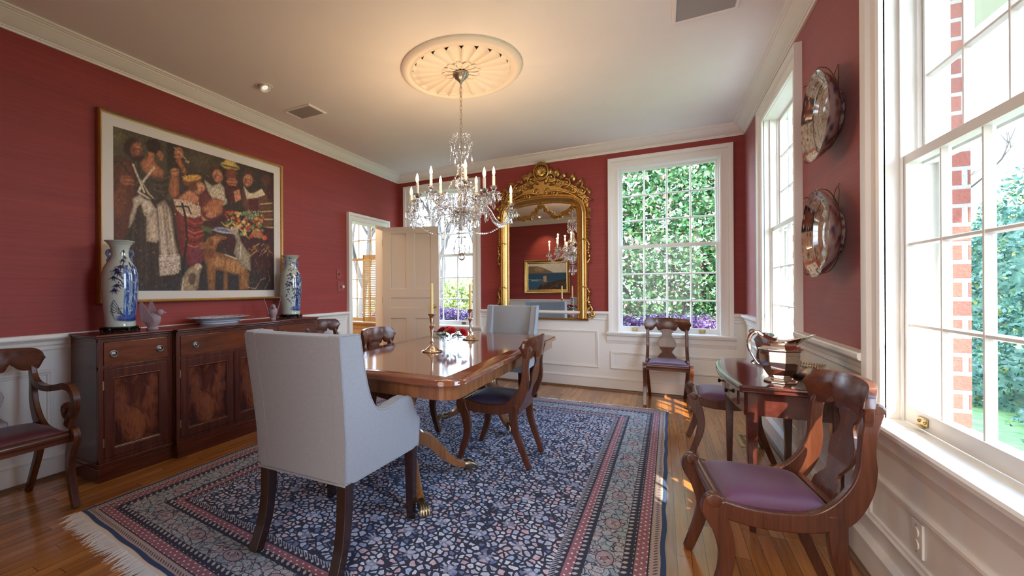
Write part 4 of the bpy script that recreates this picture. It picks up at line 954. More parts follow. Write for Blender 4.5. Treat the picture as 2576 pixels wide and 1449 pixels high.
for fx_, fy_, sz in [(350,345,40),(914,530,34),(1122,560,34),(782,615,38)]:
    E_(fx_-sz*.55, fy_+sz*.15, sz*.42, sz*.9, (92,52,38), 8, .95); E_(fx_+sz*.30, fy_-sz*.40, sz*.34, sz*.26, (222,160,120), 0, .95); E_(fx_+sz*.36, fy_+sz*.30, sz*.28, sz*.24, (206,118,92), 0, .95)
    L_([(fx_+sz*.35, fy_-sz*.2), (fx_+sz*.55, fy_+sz*.15), (fx_+sz*.35, fy_+sz*.2)], .5, (120,66,48)); L_([(fx_+sz*.2, fy_+sz*.5), (fx_+sz*.5, fy_+sz*.48)], .55, (130,46,42)); L_([(fx_, fy_-sz*.12), (fx_+sz*.3, fy_-sz*.14)], .6, (44,24,20))
for k_ in range(520):
    x = 200+rs.random()*1080; y = 330+rs.random()*960
    if (y-180) > (x-185)*.3+30: a_ = rs.random()*6.28; L_([(x, y), (x+9*math.cos(a_), y+9*math.sin(a_))], .6, [(120,84,60),(44,34,32),(150,112,82),(70,50,42)][k_ % 4])
im = cv.im; sm = sum(np.roll(np.roll(im, i, 0), j, 1) for i in (-1, 0, 1) for j in (-1, 0, 1))/9
yy, xx = np.mgrid[0:cv.h, 0:cv.w]; rsn = np.random.RandomState(8); nb = rsn.rand(cv.h, cv.w)
for k_ in range(5): nb = (nb+np.roll(nb, 1, 0)+np.roll(nb, 1, 1)+np.roll(nb, 2, 0))/4
nb = (nb-nb.mean())/nb.std(); cv.im = np.clip((im*.45+sm*.55)*(1+.16*nb[..., None]), 0, 1)
cv.grid('canvas', lambda u, v: (.024, x0+(x1-x0)*u, z1-(z1-z0)*v), M['canvas'], pt)

# seascape on the near wall (seen in the mirror)
sp_ = root('framed_painting', 'gilt framed seascape with rocks on the near wall, seen in the mirror', 'painting', (-2.475, YN, 1.492))
fs = lambda x, h, z: (x, h, z)
mb = MB(); frame(mb, [(0,0),(0,.045),(-.008,.055),(-.030,.050),(-.055,.030),(-.070,.028),(-.078,.034),(-.085,.026),(-.092,.020),(-.092,0)], (-.555, -.415, .555, .415), fs); mb.build('frame', M['gold'], sp_, smooth=30)
cs = Canvas(130, 90, None, (150,160,160)); W_ = 1.0
cs.poly([(0,0),(1,0),(1,.4),(0,.4)], (196,190,176), 3); cs.poly([(0,.36),(1,.36),(1,1),(0,1)], (30,70,96), 2)
cs.poly([(0,.62),(1,.7),(1,1),(0,1)], (40,86,110), 6)
# mirrored left-right in the looking glass, so the headland is painted on the left here
cs.poly([(0,.10),(.25,.10),(.45,.20),(.66,.34),(.60,.38),(0,.38)], (110,92,70), 2); cs.ell(.3,.22,.16,.10,(140,116,84)); cs.poly([(.40,.50),(.48,.46),(.50,.70),(.42,.72)], (176,140,104), 1)
cs.poly([(1,.60),(.72,.66),(.50,.74),(.30,.86),(.22,1),(1,1)], (52,38,30), 2); rs = random.Random(2)
for q in range(80): x, y = .3+rs.random()*.7, .72+rs.random()*.28; cs.line([(x, y),(x+.04, y-.03)], .8, [(90,60,40),(120,86,60),(40,30,26)][q % 3])
for q in range(20): x = rs.random()*.4; cs.line([(x, .6+rs.random()*.1),(x+.06, .62)], .5, (150,176,180))
cs.grid('canvas', lambda u, v: (.4635*(2*u-1), .018, .323*(1-2*v)), M['canvas'], sp_)

# ---------------------------------------------------------------- sideboard
B = root('sideboard', 'long dark mahogany breakfront sideboard against the left wall under the painting', 'sideboard', (XL+.028, 1.362, 0))
DL, DCn, YS = .347, .395, [0, .458, 1.385, 1.90]
dep = [DL, DCn, DL]
mb = MB(); mp = MB(); mt = MB()
for k in range(3):
    y0, y1, D = YS[k], YS[k+1], dep[k]; e = .0005
    mb.box((0, y0, .11), (D-.012, y1, .895))
    mb.box((D-.02, y0, .11), (D, y0+.030, .895)); mb.box((D-.02, y1-.030, .11), (D, y1, .895)); mb.box((D-.02, y0, .700), (D-.001, y1, .722)); mb.box((D-.02, y0, .11), (D-.001, y1, .135)); mb.box((D-.02, y0, .872), (D-.001, y1, .895))
    mp.box((0, y0-.008*(k == 0), 0), (D+.012, y1+.008*(k == 2), .085)); mp.box((0, y0-.004*(k == 0), .085), (D+.006, y1+.004*(k == 2), .112))
    mt.box((0, y0-.022*(k != 1)*(k == 0), .905), (D+.020, y1+.022*(k == 2), .921)); mt.box((0, y0-.014*(k == 0), .893), (D+.010, y1+.014*(k == 2), .906))
mb.build('carcass', M['mahv'], B, smooth=0, bevel=.002); mp.build('plinth', M['mah'], B, smooth=0, bevel=.003); mt.build('top', M['mah'], B, smooth=0, bevel=.006, bseg=3)
def ring_pull(par, x, y, z):
    mb = MB(); R = Matrix.Rotation(PI/2, 3, 'Y')
    mb.lathe([(0,0),(.022,0),(.023,.003),(.016,.005),(.007,.006),(.007,.012),(0,.014)], 20, (x, y, z), R, cap=False)
    mb.tube([(x+.009, y+.0185*math.cos(a), z+.0185*math.sin(a)) for a in np.linspace(0, 2*PI, 24, endpoint=False)], .0032, 8, closed=True)
    mb.build('ring_pull', M['pewter'], par)
def drawer(y0, y1, D, pulls):
    o = MB().box((D-.03, y0, .724), (D+.002, y1, .870)).build('drawer', M['flame2'], B, smooth=0, bevel=.0025)
    for y in pulls: ring_pull(o, D+.002, y, .795)
def cdoor(y0, y1, D, hinge, key=None):
    o = root('door'); o.parent = B
    w, h, c, zc = y1-y0, .560, (y0+y1)/2, .418; fx = lambda y, hh, z: (D-.018+hh, c+y, zc+z)
    mb = MB(); st_ = .052
    mb.box((D-.02, y0+.002, .139), (D+.001, y0+st_, .697)); mb.box((D-.02, y1-st_, .139), (D+.001, y1-.002, .697)); mb.box((D-.02, y0+st_, .139), (D+.001, y1-st_, .139+st_)); mb.box((D-.02, y0+st_, .697-st_), (D+.001, y1-st_, .697))
    frame(mb, [(0,.019),(-.004,.022),(-.009,.019),(-.014,.010),(-.014,0),(0,0)], (-w/2+st_, -.279+st_, w/2-st_, .279-st_), fx)
    o2 = mb.build('door', M['mahv'], B, smooth=0, bevel=.0015)
    bpy.data.objects.remove(o)
    pn = MB().box((-.01, -w/2+st_, -.279+st_), (.004, w/2-st_, .279-st_)).build('flame_panel', M['flame'], o2, smooth=0, loc=(D-.012, c, zc))
    pn['label'] = 'door panel of feathered flame mahogany'
    for z in (.24, .60): MB().box((D+.0005, hinge-.004, z-.028), (D+.003, hinge+.004, z+.028)).build('hinge', M['brass'], o2, smooth=0)
M['flame2'] = wood('figured mahogany drawer front', (.060, .014, .008), (.20, .055, .022), 1, .22, 8, 8)
drawer(.032, .426, DL, (.085, .37)); drawer(.490, 1.353, DCn, (.60, 1.23)); drawer(1.417, 1.868, DL, (1.50, 1.79))
cdoor(.030, .428, DL, .027); cdoor(.488, .920, DCn, .485); cdoor(.923, 1.355, DCn, 1.358); cdoor(1.415, 1.870, DL, 1.873)

# ---------------------------------------------------------------- blue and white vases, birds, platter
vprof = [(.060,0),(.086,0),(.090,.006),(.089,.02),(.090,.06),(.095,.12),(.101,.19),(.105,.26),(.106,.31),(.103,.36),(.094,.400),(.078,.430),(.061,.455),(.052,.480),(.050,.505),(.053,.530),(.062,.555),(.078,.575),(.087,.580),(.088,.585),(.080,.583),(.060,.560),(.046,.52),(.044,.45)]
def vase(label, loc, seed, dense):
    r = root('vase', label, 'vase', loc)
    c = Canvas(230, 190, None, (186,198,188)); rs = random.Random(seed); B1, B2, B3 = (30,52,120), (22,30,84), (96,130,186)
    # u runs once round; .5 faces the room-side camera, v = 0 top .. 1 bottom
    def leaf(x, y, a, l, w=1.5, col=B2): c.line([(x, y), (x+l*math.cos(a)*.5, y+l*math.sin(a)*.55), (x+l*math.cos(a), y+l*math.sin(a))], w, col, .3)
    def spray(x, y, n=7, l=.06): 
        for q in range(n): leaf(x, y, .3+q*2.6/n+rs.random()*.3, l*(.7+rs.random()*.5))
    x0 = .52
    for q in range(11 if not dense else 8):
        x = x0+.015+q*.026; c.line([(x, .26+rs.random()*.1), (x+.006, .6), (x-.004, .84)], 2.0+rs.random()*1.6, [B1, (52,88,156), B2, B3][rs.randrange(4)])
        for z in range(4): zz = .30+rs.random()*.5; c.line([(x-.004, zz), (x+.006, zz+.03)], .6, (176,196,214))
    c.ell(x0+.10, .865, .20, .035, B1, 0, .3); c.ell(x0+.05, .84, .14, .03, (60,92,160), 0, .4)
    for q in range(60): c.ell(x0-.04+rs.random()*.3, .28+rs.random()*.55, .008, .012, [B1, B2, (200,212,222)][q % 3], 0, .5)
    if not dense:
        for (x, y) in [(.46,.34),(.44,.42),(.50,.30),(.45,.55),(.47,.50),(.55,.12),(.58,.18),(.53,.22),(.48,.37)]: spray(x, y)
        c.line([(.50,.34),(.54,.26),(.57,.12)], 1.3, B2); c.line([(.44,.42),(.50,.46),(.55,.56)], 1.0, B2); c.line([(.46,.36),(.52,.44)], 1.2, B2)
        for q in range(5): c.line([(.52,.82),(.44-.01*q,.66+.03*q),(.40+.01*q,.74+.03*q)], .7, B2)
    else:
        for q in range(150): x = .38+rs.random()*.30; y = .30+rs.random()*.45; c.ell(x, y, .012, .016, [B2, B1, (24,40,96), (190,204,214)][q % 4], rs.random()*90, .4)
        for q in range(16): spray(.36+rs.random()*.34, .28+rs.random()*.4, 5, .04)
        for q in range(70): c.ell(.40+rs.random()*.25, .05+rs.random()*.22, .010, .014, [B2, B1, (70,100,160)][q % 3], 0, .4)
        c.line([(.40,.70),(.46,.78)], .8, B2)
    for q in range(60): c.ell(rs.random()*.3-.05, .2+rs.random()*.6, .012, .015, [B1, B2][q % 2], 0, .5)
    z = np.array([p[1] for p in vprof]); n = 230; m = 190
    s_ = np.concatenate([[0], np.cumsum(np.hypot(np.diff([p[0] for p in vprof]), np.diff(z)))]); tot = s_[19]
    rr = [p[0] for p in vprof]
    def fn(u, v):
        t = (1-v)*s_[-1]; zz = np.interp(t, s_, z); r0 = np.interp(t, s_, rr); a = 2*PI*u+A0; return (r0*math.cos(a), r0*math.sin(a), zz+.032)
    A0 = math.atan2(-1.5, 3.2)-PI     # the drawn side looks into the room
    # sample by height so that the drawing follows the outside wall
    im = c.im.copy(); c.im = np.zeros((m, n, 3))
    for j in range(m):
        t = (1-j/(m-1))*s_[-1]; vv = 1-min(t, tot)/tot; c.im[j] = im[min(m-1, int(vv*(m-1)))] if t < tot else lin((196,206,198))
    if not dense: c.im = c.im
    c.grid('body', fn, M['china'], r)
    mb = MB()                                                   # little lion handles on the neck
    hm = N('cobalt glaze '+str(seed)); nz = hm.noise(hm.obj(), 120, 2); hmat = hm.pbr(hm.mix(nz, (.02, .03, .14), (.25, .32, .5)), .2)
    for s in (-1, 1):
        a = PI/2+math.atan2(-1.5, 3.2); R = Matrix.Rotation(a, 3, 'Z')
        mb = MB(); mb.tube([R @ Vector((s*q, 0, zz)) for q, zz in spline([(.050,.555),(.068,.548),(.072,.525),(.060,.505),(.066,.485),(.062,.465),(.052,.462)], 4)], [.008]*25, 8)
        for q in range(7): mb.sph(R @ Vector((s*(.062+.006*math.sin(q*2)), .004*math.cos(q*3), .470+q*.014)), .009, 6)
        mb.build('handle', hmat, r)
    st_ = MB(); st_.lathe([(.070,.034),(.098,.034),(.102,.028),(.098,.022),(.088,.018),(.094,.012),(.090,.008),(.06,.008)], 32)
    for q in range(6):
        a = 2*PI*q/6; R = Matrix.Rotation(a, 3, 'Z'); st_.tube([R @ Vector(p) for p in spline([(.088,0,.026),(.108,0,.020),(.100,0,.0125),(.112,0,.0115)], 4)], [.010]*12+[.007], 8)
        st_.tube([R @ Matrix.Rotation(PI/6, 3, 'Z') @ Vector(p) for p in spline([(.094,-.03,.014),(.098,0,.008),(.094,.03,.014)], 4)], .006, 6)
    q_ = st_.build('carved_stand', M['black'], r, bevel=0); q_['label'] = 'low black carved wooden stand'
    return r
vase('big celadon vase with blue bamboo on the near end of the sideboard', (-3.27, 1.572, .922), 11, False)
vase('celadon vase covered in blue blossoms on the far end of the sideboard', (-3.27, 3.10, .922), 23, True)
def bird(label, loc, rz):
    r = root('glass_bird', label, 'figurine', loc, rz)
    mb = MB()
    mb.lathe([(0,0),(.032,0),(.034,.006),(.030,.014),(.028,.022),(.038,.040),(.046,.062),(.047,.085),(.040,.105),(.026,.116),(0,.122)], 24, (0,0,0), None, sx=1.15, sy=.85, cap=False)
    mb.build('body', M['frost'], r)
    mb = MB(); mb.sph((.050, 0, .122), (.026,.022,.024), 16); mb.tube([(.070,0,.122),(.084,0,.120),(.092,0,.116)], [.009,.006,.001], 8); mb.build('head', M['frost'], r)
    for s in (-1, 1):
        mb = MB()
        def wg(u, v, d, s=s):
            z = .055+.152*u; w = .042*(1-u)**.75+.002; x = -.012-.030*u+(v*2-1)*w; return (x, s*(.034+.042*u)+(d-.5)*.008*(1-u*.6), z)
        mb.slab(wg, 12, 6, 1); mb.build('wing', M['frost'], r, smooth=60)
    return r
bird('frosted pink glass bird with raised wings beside the near vase', (-3.185, 1.735, .9215), math.radians(38))
bird('frosted pink glass bird with spread wings beside the far vase', (-3.185, 2.80, .9215), math.radians(-38))
pr = root('platter', 'long shallow white porcelain platter with speckled rim lying on the sideboard', 'platter', (-3.262, 2.31, .9215), PI/2)
cp_ = Canvas(160, 60, None, (206,210,220)); rs = random.Random(9)
pp = [(.0,.006),(.5,.006),(.60,.0),(.62,.012),(.63,.016),(.70,.022),(.72,.030),(.86,.046),(1.0,.055),(1.0,.058),(.96,.056),(.82,.050),(.66,.034),(.60,.030),(.0,.028)]
for q in range(260): cp_.ell(rs.random(), .08+rs.random()*.30, .008, .014, [(60,76,130),(120,130,170),(90,100,140)][q % 3], 0, .5)
def plf(u, v):
    t = (1-v)*(len(pp)-1); k = min(int(t), len(pp)-2); f_ = t-k; r0 = pp[k][0]*(1-f_)+pp[k+1][0]*f_; z = pp[k][1]*(1-f_)+pp[k+1][1]*f_; a = 2*PI*u
    return (r0*.275*math.cos(a)*(1+.0*u), r0*.165*math.sin(a), z)
cp_.grid('dish', plf, M['china'], pr)

# ---------------------------------------------------------------- console table
K = root('console_table', 'dark mahogany bow-fronted console table against the right wall between the windows', 'table', (0, 0, 0))
pol = [(.738,2.545),(.345,2.532),(.338,2.538)]+[tuple(p) for p in spline([(.338,2.538),(.302,2.85),(.300,3.10),(.318,3.30),(.360,3.43),(.440,3.505),(.560,3.530),(.738,3.530)], 5)][1:]
def offs(p, o):
    c = np.array([.62, 3.03]); q = []
    n = len(p)
    for i in range(n):
        a, b, d = np.array(p[i-1]), np.array(p[i]), np.array(p[(i+1) % n]); n1 = norm([(b-a)[1], -(b-a)[0]]); n2 = norm([(d-b)[1], -(d-b)[0]]); m = n1+n2; m = m/max(.4, np.dot(m, n1)); q.append(tuple(b+m*o))
    return q
sg = 1 if np.dot(np.array(offs(pol, .01)[3])-np.array(pol[3]), [-1, 0]) > 0 else -1
mb = MB(); prof = [(-.006,.688),(0,.690),(.004,.694),(.004,.700),(-.002,.704),(-.002,.706),(.002,.709),(.005,.714),(.003,.720),(-.003,.7235),(-.012,.7245)]
n = len(pol); v = []; f = []
for o_, z in prof: v += [(x, y, z) for x, y in offs(pol, sg*o_)]
for j in range(len(prof)-1):
    for i in range(n): f.append((j*n+i, j*n+(i+1) % n, (j+1)*n+(i+1) % n, (j+1)*n+i))
f.append(tuple(range(n))); f.append(tuple((len(prof)-1)*n+i for i in range(n)))
mb.add(v, f); mb.build('top', M['demi'], K, smooth=30)
ap = offs(pol, -sg*.035); mb = MB(); mb.prism(ap, lambda a, b, t: (a, b, t), .575, .689); mb.build('apron', M['demi'], K, smooth=30)
for y0, y1, nm in ((2.70, 2.98, 'drawer'), (3.0, 3.24, 'drawer')):
    xx = lambda y: float(np.interp(y, [p[1] for p in ap[2:20]], [p[0] for p in ap[2:20]]))
    ys = np.linspace(y0, y1, 7); mb = MB(); mb.prism([(xx(y)-.006, y) for y in ys]+[(xx(y)+.004, y) for y in ys[::-1]], lambda a, b, t: (a, b, t), .592, .676)
    dr = mb.build(nm, M['demi'], K, smooth=30, bevel=.0015); yk = (y0+y1)/2
    mb = MB(); mb.lathe([(.006,0),(.005,.010),(.011,.016),(.013,.021),(.009,.026),(0,.027)], 16, (xx(yk)-.005, yk, .632), Matrix.Rotation(-PI/2, 3, 'Y'), cap=False); mb.build('knob', M['black'], dr)
for x, y in ((.392, 2.592), (.392, 3.385), (.705, 3.44), (.712, 2.600)):
    MB().bar([(x, y, .665), (x, y, .5), (x, y, .0)], [.046,.044,.026], [.046,.044,.026]).build('tapered_leg', M['demi'], K, smooth=0, bevel=.003)

# silver on the console
R_ = root('water_pitcher', 'polished silver panelled water pitcher with scroll handle on the console table', 'pitcher', (.525, 2.695, .7245), math.radians(-18)); R_.scale = (.94, .94, 1.0)
mb = MB(); pf = [(.030,0),(.074,0),(.076,.006),(.070,.012),(.056,.020),(.050,.028),(.060,.040),(.078,.070),(.090,.105),(.093,.140),(.092,.158),(.099,.162),(.099,.168),(.088,.172),(.078,.182),(.072,.196)]
mb.lathe(pf, 8, (0,0,0), Matrix.Rotation(PI/8, 3, 'Z'), sx=1, sy=.86); mb.build('body', M['silver'], R_, smooth=0, bevel=.003)
mb = MB()
def lip(u, v, d):
    a = 2*PI*u; c = math.cos(a); f0 = max(0, c)**2; b0 = max(0, -c)**2
    r = .070+v*(.016+.058*f0+.012*b0)-d*.0025; z = .190+v*(.030+.028*f0+.028*b0)-.014*v*math.sin(a)**2
    return (r*math.cos(a), r*.84*math.sin(a), z)
mb.slab(lip, 40, 8, 1); mb.build('spout_lip', M['silver'], R_, smooth=50)
mb = MB(); mb.tube(spline([(-.074,0,.226),(-.096,0,.246),(-.124,0,.232),(-.138,0,.190),(-.128,0,.140),(-.104,0,.095),(-.092,0,.082)], 6), [.008]*8+[.0105]*16+[.006]*13, 10, flat=.8); mb.tube(spline([(-.10,0,.240),(-.118,0,.256),(-.132,0,.248),(-.128,0,.238)], 4), .005, 8); mb.tube(spline([(-.112,0,.10),(-.124,0,.088),(-.114,0,.080)], 4), .005, 8); mb.build('handle', M['silver'], R_)
bx = root('silver_box', 'rectangular silver casket with pierced gallery rim behind the pitcher', 'box', (.655, 2.90, .7245), math.radians(-32))
MB().box((-.085, -.055, 0), (.085, .055, .020)).build('base', M['black'], bx, smooth=0, bevel=.004)['label'] = 'black wooden base'
mb = MB(); mb.box((-.078, -.048, .020), (.078, .048, .062)); mb.box((-.082, -.052, .060), (.082, .052, .066)); o = mb.build('casket', M['silverw'], bx, smooth=0, bevel=.002)
mb = MB()
for q in range(15):
    for y in (-.050, .050): mb.sph((-.078+q*.0111, y, .070), .0055, 6)
for q in range(9):
    for x in (-.080, .080): mb.sph((x, -.046+q*.0115, .070), .0055, 6)
mb.build('gallery_rim', M['silverw'], bx); 

# ---------------------------------------------------------------- wall plates
def dish(label, z, seed, base, dark):
    r = root('wall_plate', label, 'plate', (XR, 2.757, z), 0)
    c = Canvas(220, 70, None, base); rs = random.Random(seed)
    for k in range(4):                               # alternating reserves round the rim
        u = k/4+.02; c.poly([(u, 0), (u+.12, 0), (u+.11, .42), (u+.01, .42)], dark if k % 2 == 0 else (150,72,52), 1); c.poly([(u+.02, .05), (u+.10, .05), (u+.09, .36), (u+.03, .36)], (206,192,176) if k % 2 else (110,60,50), 1)
    for q in range(420): c.ell(rs.random(), rs.random()*.55, .008, .02, [(96,60,44),(60,70,60),(150,84,60),(40,40,54),(196,180,160),(120,104,70)][rs.randrange(6)], rs.random()*90, .5)
    c.line([(0,.44),(1,.44)], 1.0, (70,60,56)); c.line([(0,.60),(1,.60)], .8, (96,84,76))
    for q in range(220): c.ell(rs.random(), .62+rs.random()*.38, .014, .025, [(120,150,120),(176,160,150),(150,96,84),(96,104,120)][rs.randrange(4)], 0, .5)
    pr_ = [(1.0,.0),(.93,.016),(.80,.036),(.62,.050),(.45,.056),(.0,.058)]; RR = .213
    def fn(u, v):
        t = v*5; k = min(int(t), 4); f_ = t-k; r0 = pr_[k][0]*(1-f_)+pr_[k+1][0]*f_; d = pr_[k][1]*(1-f_)+pr_[k+1][1]*f_; a = 2*PI*u; sc = 1+.018*abs(math.sin(a*6))*min(1, r0*1.3)*(r0 > .4)
        return (-.098+d, r0*RR*sc*math.cos(a), r0*RR*sc*math.sin(a))
    c.grid('face', fn, M['china'], r)
    c2 = Canvas(120, 30, None, (150,130,126))
    for q in range(260): c2.ell(rs.random(), rs.random(), .02, .05, [(90,50,44),(60,56,76),(120,84,70)][rs.randrange(3)], 0, .5)
    pb = [(1.0,.0),(1.0,.004),(.92,.030),(.78,.055),(.60,.070),(.52,.074),(.52,.086),(.48,.086),(.46,.074),(0,.072)]
    def fb_(u, v):
        t = v*9; k = min(int(t), 8); f_ = t-k; r0 = pb[k][0]*(1-f_)+pb[k+1][0]*f_; d = pb[k][1]*(1-f_)+pb[k+1][1]*f_; a = -2*PI*u; sc = 1+.018*abs(math.sin(a*6))*min(1, r0*1.3)*(r0 > .4)
        return (-.098+d, r0*RR*sc*math.cos(a), r0*RR*sc*math.sin(a))
    c2.grid('underside', fb_, M['china'], r)
    mb = MB()
    for a in (62, 118, -62, -118):
        ca, sa = math.cos(math.radians(a)), math.sin(math.radians(a))
        mb.tube([(x_, q*ca, q*sa) for x_, q in spline([(-.108, .196), (-.112, .216), (-.095, .226), (-.060, .205), (-.020, .120), (-.016, .04)], 5)], .0022, 6)
    for s in (-1, 1): mb.tube(spline([(-.018, s*.05, .10), (-.012, s*.03, .20), (-.008, 0, .228)], 4), .0022, 6)
    mb.tube([(-.010, 0, .225), (-.004, 0, .24), (-.001, 0, .235)], .003, 6)
    mb.build('wire_hanger', M['wire'], r)
dish('upper scalloped plate in brown and cream hanging on the right wall', 2.040, 3, (170,158,146), (52,56,66))
dish('lower scalloped plate with black and orange panels hanging on the right wall', 1.463, 8, (160,130,114), (30,28,34))
# ---------------------------------------------------------------- gilt mirror
MR = root('wall_mirror', 'tall gilt mirror with carved shell crest and flower swags on the far wall', 'mirror', (-1.318, YB, 0))
GL = .430
arch = [(-GL, .835), (-GL, 2.10)]+[tuple(p) for p in spline([(-GL, 2.10), (-.405, 2.185), (-.33, 2.228), (-.18, 2.252), (0, 2.262), (.18, 2.252), (.33, 2.228), (.405, 2.185), (GL, 2.10)], 5)][1:]+[(GL, .835)]
MB().add([(x, -.030, z) for x, z in arch], [tuple(range(len(arch)))]).build('looking_glass', M['mirror'], MR, smooth=0)
def gsweep(mb, path, prof, closed=False):
    n = len(path); v = []; k = len(prof); f = []
    for i in range(n):
        a = np.array(path[max(i-1, 0)]); b = np.array(path[i]); c = np.array(path[min(i+1, n-1)])
        n1 = norm([-(b-a)[1], (b-a)[0]]) if i > 0 else norm([-(c-b)[1], (c-b)[0]]); n2 = norm([-(c-b)[1], (c-b)[0]]) if i < n-1 else n1; m = n1+n2; m = m/max(.5, np.dot(m, n1))
        for o, h in prof: q = b+m*o; v.append((q[0], -h, q[1]))
    for i in range(n-1):
        for a in range(k): b = (a+1) % k; f.append((i*k+a, (i+1)*k+a, (i+1)*k+b, i*k+b))
    f.append(tuple(range(k))); f.append(tuple((n-1)*k+a for a in range(k))); mb.add(v, f)
mb = MB(); gsweep(mb, arch, [(-.004,.028),(-.004,.040),(.008,.046),(.014,.040),(.022,.044),(.045,.072),(.065,.078),(.080,.070),(.088,.056),(.094,.060),(.104,.058),(.116,.044),(.122,.030),(.122,.002),(-.004,.002)])
gsweep(mb, [(-GL-.12, .835), (GL+.12, .835)], [(0,.002),(0,.030),(-.012,.046),(-.026,.034),(-.030,.002)])
fr0 = mb.build('frame', M['gold'], MR, smooth=35)
mb = MB(); pth = arch
for i in range(len(pth)-1):
    a, b = np.array(pth[i]), np.array(pth[i+1]); L = np.linalg.norm(b-a); nn_ = norm([-(b-a)[1], (b-a)[0]])
    for k in range(int(L/.016)): q = a+(b-a)*(k+.5)/max(1, int(L/.016))+nn_*.011; mb.sph((q[0], -.046, q[1]), .0062, 6)
mb.build('beading', M['gold2'], MR)
rs = random.Random(12)
def scroll(mb, c, r, a0, turns, w, y, s=1, grow=.35):
    pts = []; N_ = 26
    for k in range(N_): t = k/(N_-1); a = a0+s*turns*2*PI*t; rr_ = r*(1-(1-grow)*t); pts.append((c[0]+rr_*math.cos(a), y-.012*t, c[1]+rr_*math.sin(a)))
    mb.tube(pts, [w*(1-.45*t/25) for t in range(26)], 8); mb.sph(pts[-1], w*1.5, 8)
def gleaf(mb, p, ang, L, w, y):
    n = 6; v = []; f = []
    ca, sa = math.cos(ang), math.sin(ang)
    for k in range(n+1):
        t = k/n; ww = w*math.sin(PI*min(1, t*.92+.06))**.7*(1+.22*math.sin(t*19)); cv_ = .25*L*t*t
        x, z = p[0]+L*t*ca-cv_*sa, p[1]+L*t*sa+cv_*ca
        for s, h in ((-1, -.004), (0, .012), (1, -.004)): v.append((x-s*ww*sa, y-h-.018*math.sin(PI*t), z+s*ww*ca))
        v.append((x, y+.006, z))
    for k in range(n):
        a, b = 4*k, 4*k+4
        f += [(a, a+1, b+1, b), (a+1, a+2, b+2, b+1), (a+2, a+3, b+3, b+2), (a+3, a, b, b+3)]
    mb.add(v, f+[(0,1,2,3), (4*n+3, 4*n+2, 4*n+1, 4*n)])
def flower(mb, p, r, y):
    mb.sph((p[0], y-.012, p[1]), r*.35, 8)
    for k in range(5): a = 2*PI*k/5+p[0]*9; mb.sph((p[0]+r*.6*math.cos(a), y-.004, p[1]+r*.6*math.sin(a)), (r*.38, .010, r*.38), 8)
mb = MB(); CZ = 2.655
mb.lathe([(0,.014),(.030,.020),(.056,.010),(.062,0),(.0,-.01)], 24, (0, -.055, CZ), Matrix.Rotation(PI/2, 3, 'X'), cap=False)
for k in range(11): a = PI/2+(k-5)*.42; mb.tube([(0, -.075, CZ-.030), (.035*math.cos(a), -.088, CZ-.012+.038*math.sin(a)), (.060*math.cos(a), -.074, CZ+.058*math.sin(a))], [.004,.010,.012], 8); mb.sph((.063*math.cos(a), -.070, CZ+.061*math.sin(a)), .011, 8)
mb.tube([(.088*math.cos(a), -.055, CZ+.098*math.sin(a)) for a in np.linspace(0, 2*PI, 40, endpoint=False)], .013, 10, closed=True)
for k in range(9): a = PI/2+(k-4)*.26; gleaf(mb, (.060*math.cos(a), CZ+.075*math.sin(a)), a, .062, .014, -.05)
mb.build('shell_cartouche', M['gold'], MR)
mb = MB()
# solid carved back plate that carries the crest work
bk = [(-.555, 2.10), (-.560, 2.25), (-.50, 2.36), (-.40, 2.44), (-.28, 2.51), (-.17, 2.56), (-.09, 2.60), (0, 2.64), (.09, 2.60), (.17, 2.56), (.28, 2.51), (.40, 2.44), (.50, 2.36), (.560, 2.25), (.555, 2.10), (.46, 2.22), (.33, 2.29), (.18, 2.325), (0, 2.335), (-.18, 2.325), (-.33, 2.29), (-.46, 2.22)]
mb.prism(bk, lambda a, b, t: (a, t, b), -.030, -.004)
for s in (-1, 1):
    scroll(mb, (s*.115, 2.560), .062, PI/2, 1.1*1, .012, -.048, -s); scroll(mb, (s*.21, 2.500), .052, PI/2+.5*s, 1.0, .011, -.046, s)
    scroll(mb, (s*.30, 2.475), .060, PI/2, 1.15, .012, -.048, -s); scroll(mb, (s*.395, 2.400), .052, PI, 1.1, .011, -.046, s)
    scroll(mb, (s*.475, 2.360), .058, PI/2, 1.2, .012, -.046, -s); scroll(mb, (s*.530, 2.245), .046, 0, 1.2, .011, -.046, s); scroll(mb, (s*.06, 2.42), .045, -PI/2, 1.0, .011, -.05, s); scroll(mb, (s*.17, 2.37), .040, PI, 1.1, .010, -.05, -s)
    for x, z, a, L in [(.10,2.60,1.1,.10),(.15,2.60,.7,.09),(.20,2.56,1.3,.10),(.26,2.54,.9,.08),(.22,2.56,.3,.10),(.33,2.52,.6,.11),(.38,2.48,1.2,.10),(.42,2.46,.4,.10),(.47,2.41,.9,.09),(.50,2.37,.1,.08),(.54,2.32,.5,.07),(.55,2.26,-.5,.07),(.30,2.42,-.4,.08),(.10,2.48,.2,.09),(.24,2.44,-.2,.09),(.40,2.35,-.6,.08),(.04,2.50,.9,.09),(.55,2.17,-1.2,.08),(.555,2.10,-1.4,.09)]:
        gleaf(mb, (s*x, z), a if s > 0 else PI-a, L, .017+.006*rs.random(), -.046)
    for x, z in [(.145,2.625),(.185,2.595),(.245,2.555),(.435,2.45)]: flower(mb, (s*x, z), .024, -.055)
    mb.tube(spline([(s*.02, -.05, 2.38), (s*.16, -.062, 2.40), (s*.30, -.058, 2.37), (s*.43, -.05, 2.30)], 6), .012, 8)
mb.build('carved_crest', M['gold'], MR, smooth=50)
